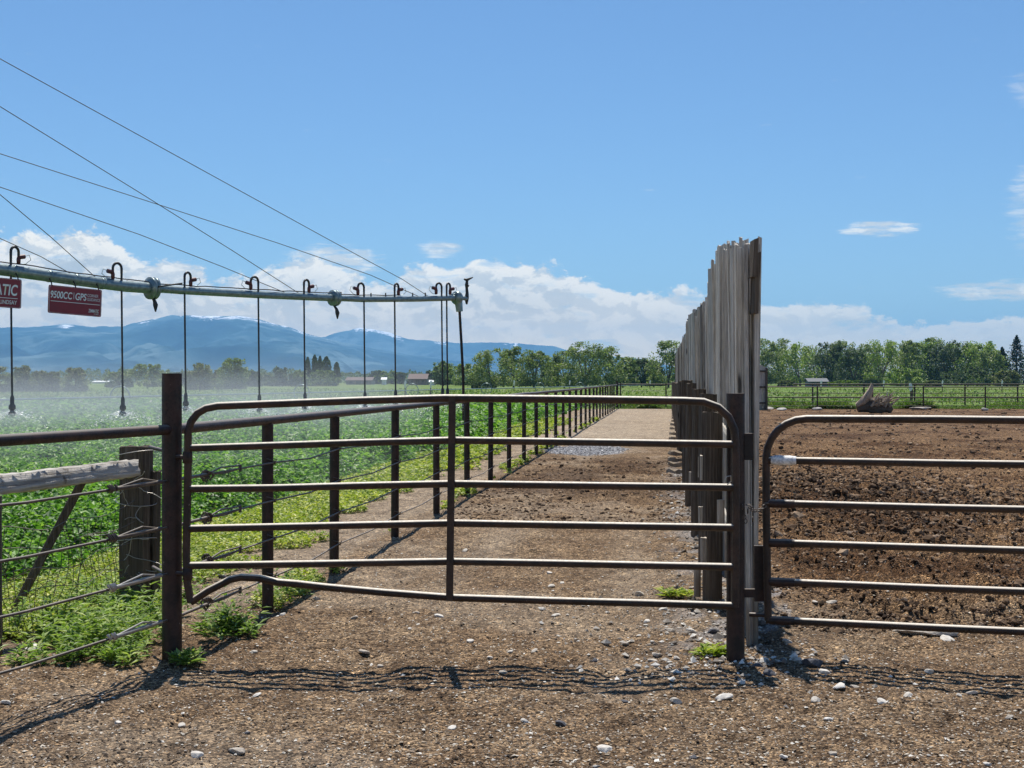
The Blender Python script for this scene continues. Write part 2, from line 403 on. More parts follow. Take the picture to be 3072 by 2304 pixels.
    m, nt, out = material('roof_grey'); pbsdf(nt, out, (.055, .065, .075), .6)
    m, nt, out = material('wall_grey'); pbsdf(nt, out, (.10, .12, .14), .7)
    m, nt, out = material('glass_dark'); pbsdf(nt, out, (.03, .035, .04), .1)
    # mountains
    m, nt, out = material('mountain'); p = pos(nt); g = nt.new('ShaderNodeNewGeometry')
    sp = nt.new('ShaderNodeSeparateXYZ'); nt.l.new(p, sp.inputs[0])
    sn = nt.new('ShaderNodeAttribute', attribute_name='snow').outputs['Fac']
    n = nt.noise(p, .0016, 8, .6); n2 = nt.noise(p, .006, 6, .65)
    c = nt.ramp(n, [(.40, (.010, .036, .058)), (.5, (.035, .085, .105)), (.60, (.12, .18, .19))])  # blue tint in the slope colours stands in for part of the haze
    c = nt.mix(nt.maprange(n2, .5, .62), c, (.02, .05, .055))
    c = nt.mix(nt.maprange(nt.math('ADD', sn, nt.math('MULTIPLY', nt.math('SUBTRACT', nt.noise(nt.vmul(p, (1, .5, 2.5)), .011, 7, .8), .5), 2.6)), .50, .56), c, (.9, .92, .95))
    pbsdf(nt, out, c, .95, 0, .05)
mats()

# ------------------------------------------------------------------ ground (one seamless grid split by what grows on it)
def ground_h(X, Y):
    u = X-FX(Y); ub = X-BX(Y)
    h = (fbm(X*.5, Y*.5, 3, 3)-.5)*.06
    near = np.clip(1.3-Y/60, .0, 1)
    h = h+(fbm(X*3, Y*3, 5, 4, .6)-.5)*.045*near
    fine = np.clip(1.3-Y/25, 0, 1)
    h = h+(fbm(X*16, Y*16, 9, 4, .65)-.5)*.026*fine
    corral = np.clip((ub-.3)/.6, 0, 1)*np.clip((Y-9.0)/1.5, 0, 1)*np.clip((84-Y)/2, 0, 1)
    c = fbm(X*5, Y*5, 21, 4, .6)
    h = h+corral*(np.abs(c-.5)*-.42+.04+(fbm(X*10, Y*7, 25, 3, .6)-.5)*.12)*np.clip(1.2-Y/70, .15, 1)
    mound = np.exp(-(((X-4.3)/1.9)**2+((Y-19.5)/3.6)**2))
    h = h+corral*mound*(.12+.18*fbm(X*4, Y*4, 31, 3))
    rough = np.clip((Y-18)/3, 0, 1)*np.clip((33-Y)/3, 0, 1)*np.clip(u/1, 0, 1)*(1-np.clip(ub/.3, 0, 1))
    h = h+rough*(fbm(X*5, Y*5, 41, 4, .6)-.5)*.10
    h = h-.022*(np.exp(-((u-1.15)/.2)**2)+np.exp(-((u-2.65)/.2)**2))*near*(ub < 0)
    dm = vnoise(X*5.3, Y*4.1, 77)*vnoise(X*9.1+3, Y*7.3, 79); h = h-np.clip((dm-.42)/.2, 0, 1)*.022*near*(u > -1)
    return h*np.clip((6000-Y)/1000, 0, 1)
Yr = [3.2]
while Yr[-1] < 13000:
    y = Yr[-1]; Yr.append(y*(1.0036 if y < 40 else 1.008 if y < 130 else 1.03 if y < 500 else 1.15))
Yr = np.array(Yr)
tf = np.linspace(-.42, .42, 620)
tc = np.array([.45, .5, .58, .7, .9, 1.3, 2.2, 4.0])
T = np.concatenate([-tc[::-1], tf, tc])
YY, TT = np.meshgrid(Yr, T, indexing='ij'); XX = TT*YY
# bend columns so that region edges stay clean
ZZ = ground_h(XX, YY)
def smooth01(a, lo, hi): t = np.clip((a-lo)/(hi-lo), 0, 1); return t*t*(3-2*t)
UU = XX-FX(YY); UB = XX-BX(YY)
wet = smooth01(fbm(XX*.7, YY*.7, 51, 4), .52, .66)*smooth01(UB, .2, .8)*smooth01(YY, 10, 13)*.8
wet = np.maximum(wet, np.exp(-(((XX-3.9)/1.5)**2+((YY-18.0)/2.3)**2)*1.1)*.95*(UB > 0))
wet = np.maximum(wet, smooth01(fbm(XX*.9, YY*.6, 61, 4), .42, .6)*smooth01(YY, 19, 23)*(1-smooth01(YY, 29, 32))*(UB < 0)*smooth01(UU, -.2, .6)*.8)
wet = wet*(YY < 84)
redm = smooth01(UB, 0, .6)*smooth01(YY, 9.5, 12)*.8+.15*smooth01(fbm(XX*1.1, YY*1.1, 71, 3), .45, .65)
gx, gy = 1.35+.6, 34.5
grav = smooth01(1.15-np.sqrt(((XX-FX(YY)-1.0)/.95)**2+((YY-34.5)/2.3)**2)+(fbm(XX*2, YY*1, 81, 3)-.5)*.8, 0, .35)*(YY < 60)
grav = np.maximum(grav, .6*smooth01(UB, -.75, -.2)*(UB < .35)*(YY > 9)*(YY < 30)*smooth01(fbm(XX*3, YY*3, 91, 3), .45, .6))
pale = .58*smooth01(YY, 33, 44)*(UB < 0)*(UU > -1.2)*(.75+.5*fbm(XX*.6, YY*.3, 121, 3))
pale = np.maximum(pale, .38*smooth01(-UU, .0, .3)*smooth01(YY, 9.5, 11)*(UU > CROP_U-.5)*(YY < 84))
trk = np.exp(-((UU-1.15)/.28)**2)+np.exp(-((UU-2.65)/.28)**2)
pale = np.maximum(pale, .30*trk*smooth01(fbm(XX*.8, YY*.35, 131, 4), .40, .62)*(YY < 34)*(YY > 7.5)*(UB < 0))
pale = np.maximum(pale, .22*smooth01(fbm(XX*.9, YY*.9, 141, 4), .5, .66)*(UB < .1))
pale = np.clip(np.maximum(pale, .30*np.exp(-(((XX-2.05)/.45)**2+((YY-10.3)/.8)**2))), 0, 1)*(YY < 84)
nr, nc = YY.shape
idx = np.arange(nr*nc).reshape(nr, nc)
Q = np.stack([idx[:-1, :-1], idx[:-1, 1:], idx[1:, 1:], idx[1:, :-1]], -1).reshape(-1, 4)
cx = XX.reshape(-1)[Q].mean(1); cy = YY.reshape(-1)[Q].mean(1)
V = np.stack([XX, YY, ZZ], -1).reshape(-1, 3)
cu = cx-FX(cy); cb = cx-BX(cy)
wob = (fbm(cx*.8, cy*.8, 15, 3)-.5)*.7
crop = (cu < CROP_U+wob) & (cy > 9.6) & (cy < 92)
dirt_m = ~crop & (cy < 83.5+wob*1.5)
corral_m = dirt_m & (cb > 0) & (cy > 9.1)
lane_m = dirt_m & (cb <= 0) & (cu > 0) & (cy > 9.1)
yard_m = dirt_m & ~corral_m & ~lane_m
past = ~crop & ~dirt_m
def sub(name, mask, mat):
    q = Q[mask]; used, inv = np.unique(q, return_inverse=True); q2 = inv.reshape(-1, 4)
    at = {'wet': wet.reshape(-1)[used], 'red': redm.reshape(-1)[used], 'grav': grav.reshape(-1)[used], 'pale': pale.reshape(-1)[used]}
    o = mesh_obj(name, V[used], q2, mat, smooth=True, kind='structure', attrs=at if mat == 'dirt' else None)
    return o
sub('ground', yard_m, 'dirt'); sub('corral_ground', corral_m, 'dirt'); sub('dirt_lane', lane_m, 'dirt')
sub('field_soil', crop, 'soil'); sub('pasture', past, 'pasture')
b = MB(); b.add([(-40, -60, -.01), (40, -60, -.01), (40, 3.2, -.01), (-40, 3.2, -.01)], [[0, 1, 2, 3]])
b.build('yard_ground', 'dirt', kind='structure')

# ------------------------------------------------------------------ mountains
def mountain(name, prof, R0, RC, seed, snow_px, snow_gain, azlim=(-.55, .75)):
    az = np.linspace(azlim[0], azlim[1], 620); rr = np.linspace(R0, RC*1.06, 190)
    A, D = np.meshgrid(az, rr, indexing='ij')
    px = A*F/1.3889+1106
    e = np.interp(px, [p[0] for p in prof], [(821-p[1])*1.3889/F for p in prof])
    e = e+(fbm(px/22, px*0, seed, 4)-.5)*.0016*np.clip(e*30, 0, 1)
    zc = e*RC
    t = np.clip((D-R0)/(RC-R0), 0, 1)
    X = A*D; 
    warp = (fbm(X/2500, D/2500, seed+3, 3)-.5)*2.2
    n = fbm(X/1100+warp, D/2200+warp*.5, seed+5, 5, .55)
    ridge = 1-np.abs(n-.5)*2*1.6
    n2 = fbm(X/450, D/900, seed+9, 4, .55)
    rp = t**1.25
    z = zc*rp*(1-(1-t)*.55*(1-ridge)*1.8-(1-t)*.25*(n2-.3))
    z = z+zc*np.sin(np.clip(t, 0, 1)*math.pi)*.34*(ridge-.5)+zc*.10*(n2-.5)*(t*(1-t)*4)
    back = np.clip((D-RC)/(RC*.06), 0, 1); z = z*(1-back*.7)
    lim = e*D*(.985*t+.015)**.35*1.0
    z = np.where(D < RC, np.minimum(z, lim*.985), z)-2*(t <= 0)
    sn = np.zeros_like(A)
    for a0, b0, g in snow_px:
        sn = np.maximum(sn, g*np.clip(1-np.abs((px-(a0+b0)/2)/((b0-a0)/2))**4, 0, 1))
    sn = sn*smooth01(z/np.maximum(zc, 1), .80, .97)*(zc > 60)
    v = np.stack([X, D, np.maximum(z, -2)], -1).reshape(-1, 3)
    n_, m_ = A.shape; idx = np.arange(n_*m_).reshape(n_, m_)
    q = np.stack([idx[:-1, :-1], idx[1:, :-1], idx[1:, 1:], idx[:-1, 1:]], -1).reshape(-1, 4)
    return mesh_obj(name, v, q, 'mountain', smooth=True, kind='structure', attrs={'snow': sn.reshape(-1)})
mountain('mountain_range', [(-900, 740), (-300, 715), (0, 707), (60, 707), (130, 700), (200, 705), (270, 703), (310, 692), (370, 680), (440, 682), (520, 681), (560, 690), (620, 705), (680, 725), (760, 742), (860, 762), (960, 775), (1100, 792), (1300, 806), (1500, 819), (1600, 823), (2600, 824)],
         6000, 11500, 11, [(118, 165, .62), (290, 345, .42), (380, 610, .60), (560, 740, .45)], 1)
mountain('far_mountain_range', [(500, 760), (640, 745), (690, 728), (715, 722), (780, 707), (840, 717), (880, 732), (950, 737), (1000, 740), (1100, 739), (1200, 748), (1240, 760), (1300, 765), (1380, 775), (1450, 790), (1550, 806), (1650, 820), (2600, 823)],
         11500, 14000, 37, [(750, 885, .62), (930, 970, .5), (1085, 1125, .5)], 1)

# ------------------------------------------------------------------ leaves (numpy clouds of small folded leaves)
def leaves(c, L, W, up=.5, seed=0):
    """c: (n,3) centres, L, W: arrays; each leaf = two triangles folded on the midrib"""
    r = np.random.default_rng(seed); n = len(c)
    th = r.uniform(0, 2*np.pi, n); ph = r.uniform(-.2, 1.0, n)*up*np.pi/2
    d = np.stack([np.cos(th)*np.cos(ph), np.sin(th)*np.cos(ph), np.sin(ph)], -1)
    s = np.stack([-np.sin(th), np.cos(th), np.zeros(n)], -1)
    tw = r.normal(0, .5, n)[:, None]
    nrm = np.cross(d, s); s = s*np.cos(tw)+nrm*np.sin(tw)
    nrm = np.cross(d, s)
    L = np.broadcast_to(L, n)[:, None]; W = np.broadcast_to(W, n)[:, None]
    a = c-d*L*.5; b_ = c+d*L*.5; m1 = c+s*W*.5+nrm*W*.18; m2 = c-s*W*.5+nrm*W*.18
    v = np.stack([a, m1, b_, m2], 1).reshape(-1, 3)
    f = np.arange(n*4).reshape(n, 4)
    return v, f

def sample_region(Y0, Y1, dens, umin_t=-.44, umax=CROP_U, seed=0):
    """random ground points in the crop, dens(Y) per square metre"""
    r = np.random.default_rng(seed); pts = []
    y = Y0
    while y < Y1:
        dy = max(.25, y*.04); y2 = min(Y1, y+dy); ym = (y+y2)/2
        x0 = umin_t*ym-.5; x1 = FX(ym)+umax+.3
        n = int(max(0, x1-x0)*(y2-y)*dens(ym))
        if n > 0: pts.append(np.stack([r.uniform(x0, x1, n), r.uniform(y, y2, n)], -1))
        y = y2
    return np.concatenate(pts)
def crop_plants():
    p = sample_region(9.8, 92, lambda Y: 3.4/(max(.068, .0036*Y)**2*.42), seed=3)
    x, y = p[:, 0], p[:, 1]
    u = x-FX(y); edge = CROP_U+(fbm(x*.8, y*.8, 15, 3)-.5)*.7
    keep = u < edge+.1*rng.uniform(-1, 1, len(x)); x, y, u, edge = x[keep], y[keep], u[keep], edge[keep]
    gap = fbm(x*1.6, y*1.6, 17, 3)
    keep = rng.uniform(0, 1, len(x)) < smooth01(gap, .22, .42)*.9+.1; x, y, u, edge = x[keep], y[keep], u[keep], edge[keep]
    H = (.20+.30*fbm(x*2.2, y*2.2, 19, 3)+.10*np.abs(np.sin(u*3.4)))*smooth01(edge-u, -.05, .5)+.05
    z = H*rng.uniform(.25, 1.0, len(x))**.6+ground_h(x, y)
    L = np.maximum(.068, .0036*y)*rng.uniform(.7, 1.4, len(x))
    v, f = leaves(np.stack([x, y, z], -1), L, L*.62, .45, 5)
    o = mesh_obj('crop_plants', v, f, 'crop_leaf')
    tag(o, 'dense leafy green crop covering the irrigated field behind the pipe fence', 'crop', kind='stuff')
    # low yellow-green ground cover between crop and fence
    p = sample_region(9.2, 60, lambda Y: 2.6/(max(.03, .0028*Y)**2*.6), umin_t=-.44, umax=-.2, seed=8)
    x, y = p[:, 0], p[:, 1]; u = x-FX(y)
    m = (u > CROP_U-.3) & (u < .22); x, y, u = x[m], y[m], u[m]
    patch = fbm(x*1.4, y*1.4, 23, 4)+.35*smooth01(-u, .9, 1.6)-.28*smooth01(u, -1.2, -.5)+.20*smooth01(u, -.35, -.05)
    m = patch > .52; x, y = x[m], y[m]
    L = np.maximum(.030, .0028*y)*rng.uniform(.6, 1.3, len(x))
    z = ground_h(x, y)+.01+rng.uniform(0, .09, len(x))
    v, f = leaves(np.stack([x, y, z], -1), L, L*.8, .3, 9)
    o = mesh_obj('ground_cover', v, f, 'weed_leaf')
    tag(o, 'low yellow-green clover creeping over the bare strip beside the pipe fence', 'weeds', kind='stuff')
crop_plants()

def herb(c, h, n, r, spread=.14):
    """upright weed: stems with lance leaves"""
    vs = []; cs = []
    for s in range(n):
        a = r.uniform(0, 6.28); lean = r.uniform(.05, .5); hh = h*r.uniform(.5, 1.1)
        bx, by = c[0]+r.normal(0, spread*.4), c[1]+r.normal(0, spread*.4)
        k = np.linspace(.15, 1, 9)
        for t in k[::2]:
            for q in range(3):
                th = r.uniform(0, 6.28); d = np.array([math.cos(th), math.sin(th), r.uniform(.1, .9)]); d /= np.linalg.norm(d)
                L = r.uniform(.05, .11)*(1.2-t*.4); w = L*.26
                p0 = np.array([bx+math.cos(a)*lean*hh*t*t, by+math.sin(a)*lean*hh*t*t, c[2]+hh*t])
                sd_ = np.cross(d, [0, 0, 1]); sd_ /= np.linalg.norm(sd_)
                tip = p0+d*L-np.array([0, 0, L*.2])
                vs += [p0, p0+d*L*.45+sd_*w/2, tip, p0+d*L*.45-sd_*w/2]
    v = np.array(vs); return v, np.arange(len(v)).reshape(-1, 4)
def herbs():
    r = np.random.default_rng(12); V_ = []; F_ = []; n = 0
    for i in range(480):
        y = r.uniform(8.0, 11.2)
        if i % 9 == 0 and y > 8.7: x = FX(y)+r.normal(.02, .10); 
        elif y < 8.6: x = -.33*(8.6-y)-2.25-abs(r.normal(0, .3))
        else: x = FX(y)-.25-abs(r.normal(.45, .4)) if r.random() < .75 else -2.9-r.uniform(0, 1.0)
        if (-2.0 < x-FX(y)+1.0*0 < -.05) and y > 9.2 and x > -2.45 and i % 9: continue
        if fbm(np.array([x*2.]), np.array([y*2.]), 77, 3)[0] < .50: continue
        v, f = herb((x, y, 0), r.uniform(.07, .27)*(1 if y > 8.3 else .55), 3, r, .2); V_.append(v); F_.append(f+n); n += len(v)
    o = mesh_obj('weed_patch', np.concatenate(V_), np.concatenate(F_), 'herb_leaf')
    tag(o, 'tangled green weeds around the foot of the tall rusty corner post', 'weeds', kind='stuff')
herbs()

# ------------------------------------------------------------------ loose matter on the dirt
def rock_shell(n, seed, flat=.6):
    r = np.random.default_rng(seed)
    base = np.array([[1,0,0],[-1,0,0],[0,1,0],[0,-1,0],[0,0,1],[0,0,-1]], float)
    fc = np.array([[0,2,4],[2,1,4],[1,3,4],[3,0,4],[2,0,5],[1,2,5],[3,1,5],[0,3,5]])
    s = r.uniform(.6, 1.2, (n, 6, 1)); v = base[None]*s
    v += r.normal(0, .12, v.shape)
    th = r.uniform(0, 6.28, n); c, s_ = np.cos(th), np.sin(th)
    sx = r.uniform(.6, 1.3, n)
    x = v[..., 0]*sx[:, None]; y = v[..., 1]; z = v[..., 2]*flat+x*r.normal(0, .25, n)[:, None]
    return np.stack([x*c[:, None]-y*s_[:, None], x*s_[:, None]+y*c[:, None], z], -1), fc
def lump_shell(n, seed, flat=.8):
    r = np.random.default_rng(seed); t = (1+5**.5)/2
    base = np.array([(-1,t,0),(1,t,0),(-1,-t,0),(1,-t,0),(0,-1,t),(0,1,t),(0,-1,-t),(0,1,-t),(t,0,-1),(t,0,1),(-t,0,-1),(-t,0,1)], float)/1.9
    fc = np.array([(0,11,5),(0,5,1),(0,1,7),(0,7,10),(0,10,11),(1,5,9),(5,11,4),(11,10,2),(10,7,6),(7,1,8),(3,9,4),(3,4,2),(3,2,6),(3,6,8),(3,8,9),(4,9,5),(2,4,11),(6,2,10),(8,6,7),(9,8,1)])
    v = base[None]*r.uniform(.72, 1.15, (n, 12, 1))+r.normal(0, .13, (n, 12, 3))
    th = r.uniform(0, 6.28, n); c, s_ = np.cos(th), np.sin(th); sx = r.uniform(.8, 1.5, n)
    x = v[..., 0]*sx[:, None]; y = v[..., 1]; z = v[..., 2]*flat
    return np.stack([x*c[:, None]-y*s_[:, None], x*s_[:, None]+y*c[:, None], z], -1), fc
def scatter_lumps(name, x, y, size, mat, label, cat, seed, flat=.7, sink=.35):
    v, fc = lump_shell(len(x), seed, flat); v = v*size[:, None, None]*.5
    v[..., 0] += x[:, None]; v[..., 1] += y[:, None]; v[..., 2] += (ground_h(x, y)+size*flat*.5*(1-sink*2))[:, None]
    f = (np.arange(len(x))[:, None, None]*12+fc[None]).reshape(-1, 3); f = np.concatenate([f, f[:, 2:]], 1)
    o = mesh_obj(name, v.reshape(-1, 3), f, mat, smooth=False); tag(o, label, cat, kind='stuff'); return o
def scatter(name, x, y, size, mat, label, cat, seed, flat=.55, sink=.2):
    v, fc = rock_shell(len(x), seed, flat)
    v = v*size[:, None, None]*.5
    v[..., 0] += x[:, None]; v[..., 1] += y[:, None]; v[..., 2] += (ground_h(x, y)+size*flat*.5*(1-sink*2))[:, None]
    f = (np.arange(len(x))[:, None, None]*6+fc[None]).reshape(-1, 3)
    f = np.concatenate([f, f[:, 2:]], 1)
    o = mesh_obj(name, v.reshape(-1, 3), f, mat); tag(o, label, cat, kind='stuff'); return o
def pers_pts(n, Y0, Y1, seed, t=.42, power=1.0):
    r = np.random.default_rng(seed)
    q = r.uniform(0, 1, n); iy = (1/Y0)*(1-q)+(1/Y1)*q; y = 1/iy
    return r.uniform(-t, t, n)*y, y
x, y = pers_pts(90000, 5.2, 24, 101); u = x-FX(y); m = (u > -.8)|(y < 9); x, y = x[m], y[m]
sz = np.exp(rng.normal(np.log(.0095), .5, len(x))); sz = np.clip(sz, .004, .028)
scatter('loose_chips', x, y, sz, 'chips', 'small stone chips and straw bits littering the brown dirt', 'gravel', 5, .45)
x, y = pers_pts(85000, 7.0, 83, 103); ub = x-BX(y); u = x-FX(y)
m = ((ub > .25) & (y > 9.6)) | ((u > .2) & (ub < -.2) & (y > 17) & (y < 31)); x, y = x[m], y[m]
mm = rng.uniform(0, 1, len(x)) < (smooth01(fbm(x*1.3, y*1.3, 51, 3), .3, .6)+.15)*np.clip(1.5-y/55, .35, 1); x, y = x[mm], y[mm]
sz = np.clip(np.exp(rng.normal(0, .5, len(x))), .4, 3)*np.maximum(.024, .0013*y)
xm = rng.normal(4.6, 1.7, 14000); ym = rng.normal(20.0, 4.2, 14000); k = (xm-BX(ym) > .5) & (ym > 13.5); xm, ym = xm[k], ym[k]
x = np.concatenate([x, xm]); y = np.concatenate([y, ym]); sz = np.concatenate([sz, np.clip(np.exp(rng.normal(np.log(.040), .5, len(xm))), .018, .13)])
scatter_lumps('dirt_clods', x, y, sz, 'clods', 'dark clods of trampled soil and manure strewn over the corral', 'clods', 6, .75, .42)
r_ = np.random.default_rng(55)
x = r_.uniform(-1.4, 1.4, 5200)*1.0+1.0; y = r_.uniform(31.5, 37.5, 5200)
m = ((x-1.0)/.95)**2+((y-34.5)/2.3)**2 < 1.1*r_.uniform(.5, 1.2, 5200); x, y = x[m], y[m]; x = x+FX(y)
scatter('gravel_patch', x, y, np.clip(r_.normal(.04, .015, len(x)), .015, .09), 'grey_gravel', 'patch of blue-grey gravel on the lane beside the pipe fence', 'gravel', 15, .6)
r_ = np.random.default_rng(56)
y = r_.uniform(8.3, 26, 2600); ub = -np.abs(r_.normal(0, .32, 2600))+.1; x = BX(y)+ub
xx = r_.normal(1.4, .42, 230); yy = r_.normal(8.35, .38, 230)
xx2 = r_.normal(.98, .32, 240); yy2 = r_.normal(9.2, .85, 240); k = (xx2 < 1.5) & (yy2 > 7.9)
x = np.concatenate([x, xx, xx2[k]]); y = np.concatenate([y, yy, yy2[k]])
scatter('fence_rubble', x, y, np.clip(np.exp(r_.normal(np.log(.026), .5, len(x))), .01, .08), 'rubble', 'pale rubble gathered along the foot of the board fence', 'rubble', 16, .6)

def stone_mesh(seed):
    r = np.random.default_rng(seed)
    import bmesh
    bm = bmesh.new(); bmesh.ops.create_icosphere(bm, subdivisions=3, radius=.5)
    dirs = [Vector(r.normal(0, 1, 3)).normalized() for _ in range(9)]; lim = [r.uniform(.27, .42) for _ in dirs]
    for v in bm.verts:
        for d, l in zip(dirs, lim):
            k = v.co.dot(d)
            if k > l: v.co -= d*(k-l)*.92
        v.co *= 1+.05*math.sin(v.co.x*11+seed)*math.cos(v.co.y*9)
        v.co.z *= .62; v.co.x *= 1.25
    me = bpy.data.meshes.new('stone'); bm.to_mesh(me); bm.free()
    for p_ in me.polygons: p_.use_smooth = False
    return me
SM = [stone_mesh(s) for s in range(6)]
stones_l = [(712,2240,45,1),(592,2258,34,0),(768,2086,24,0),(545,2164,22,1),(17,2118,26,0),(352,2167,22,0),(632,2294,20,0),(741,2196,18,2),
 (1393,1645,18,0),(1648,1721,16,0),(1686,1748,14,0),(1654,1765,22,0),(1920,1780,26,0),(1627,1831,20,0),(1669,1855,22,0),(1410,1933,20,0),(1317,1852,24,0),
 (1879,1927,22,0),(1958,1925,16,0),(2013,1893,24,0),(2074,1895,34,0),(1970,1967,32,0),(1958,1980,26,0),(2030,2111,32,0),(1684,2175,32,2),(1816,2241,40,0),
 (1574,2163,20,0),(1355,2188,26,0),(1508,2020,22,0),(1784,1980,20,2),(1469,1976,16,0),(1529,1967,20,0),(1601,1965,22,0),(1788,2283,22,0),(1892,2298,26,0),(1875,2105,20,2),
 (2081,2270,22,2),(2139,1897,34,2),(2272,2004,30,2),(2439,2016,58,2),(2474,2034,28,0),(2519,2075,40,0),(2567,2068,28,1),(2448,2114,28,0),(2170,2106,44,0),(2536,1983,20,0),
 (2362,1928,24,0),(2348,2000,24,2),(3027,1728,24,0),(2928,1861,26,0),(2843,1917,40,0),(2787,2021,26,0),(2915,2084,28,0),(2877,2094,18,0),(2646,2123,30,0),(2726,2101,26,0),
 (3027,2157,22,0),(2499,2256,26,0),(2353,2263,26,1),(2964,2297,24,0),(2494,1808,30,0),(2445,1806,16,0),(2486,2166,22,0),(1063,1858,22,0),(1093,1958,28,0),(950,1800,20,0),
 (664,1734,26,2),(848,1846,18,0),(760,1956,20,0),(1140,1990,18,0),(1250,1830,16,0),(2030,1980,22,0),(2110,1960,24,0),(1940,1860,20,0),(2075,1840,18,0),(2120,1950,26,0),(1990,1830,22,0),
 (98,1948,46,1),(1230,1890,14,0),(1010,1950,16,0),(2310,2035,34,2),(2225,2060,26,1),(2390,1990,26,0),(2290,1998,30,0)]
SLAB = (2795, 1906)
def near_desc(px, py, k):
    shade = {0: 'pale', 1: 'mottled grey', 2: 'dark'}[k]
    if py > 2090: w = 'on the open dirt in front of the gate shadows' if 500 < px < 2200 else 'on the dirt in the near left corner' if px < 600 else 'on the dirt before the right gate'
    elif px > 2230: w = 'in the dirt below the right gate'
    elif px > 1900: w = 'among the rubble beside the tall gate post'
    elif px < 800: w = 'near the foot of the rusty corner post'
    else: w = 'in the dirt lane beneath the large gate'
    return f'{shade} angular stone {w}', f'{shade} stones {w}'
for i, (px, py, s, k) in enumerate(stones_l):
    g = G(px, py); sc = s/F*g.y*1.1
    o = bpy.data.objects.new('stone', SM[i % 6]); 
    if i < 6: pass
    col.objects.link(o)
    gz = float(ground_h(np.array([g.x]), np.array([g.y]))[0])
    o.location = (g.x, g.y, gz+sc*.12); o.scale = (sc, sc, sc*random.uniform(.7, 1.1)); o.rotation_euler = (random.uniform(-.3, .3), random.uniform(-.3, .3), random.uniform(0, 6))
    lab, grp = near_desc(px, py, k)
    tag(o, lab, 'stone', grp)
    o.data.materials.clear() if False else None
# material on the object slot so copies can share meshes
for me in SM: me.materials.append(MATS['stone_pale'])
for o in bpy.data.objects:
    if o.name.startswith('stone') and o.type == 'MESH' and o.get('category') == 'stone' and 'dark' in o['label']:
        o.material_slots[0].link = 'OBJECT'; o.material_slots[0].material = MATS['stone_dark']
g = G(*SLAB)
o = bpy.data.objects.new('flat_rock', SM[3]); col.objects.link(o); o.location = (g.x, g.y+.05, .01); o.scale = (.42, .2, .10)
tag(o, 'broad flat grey rock sunk in the dirt under the lowest bar of the right gate', 'rock')

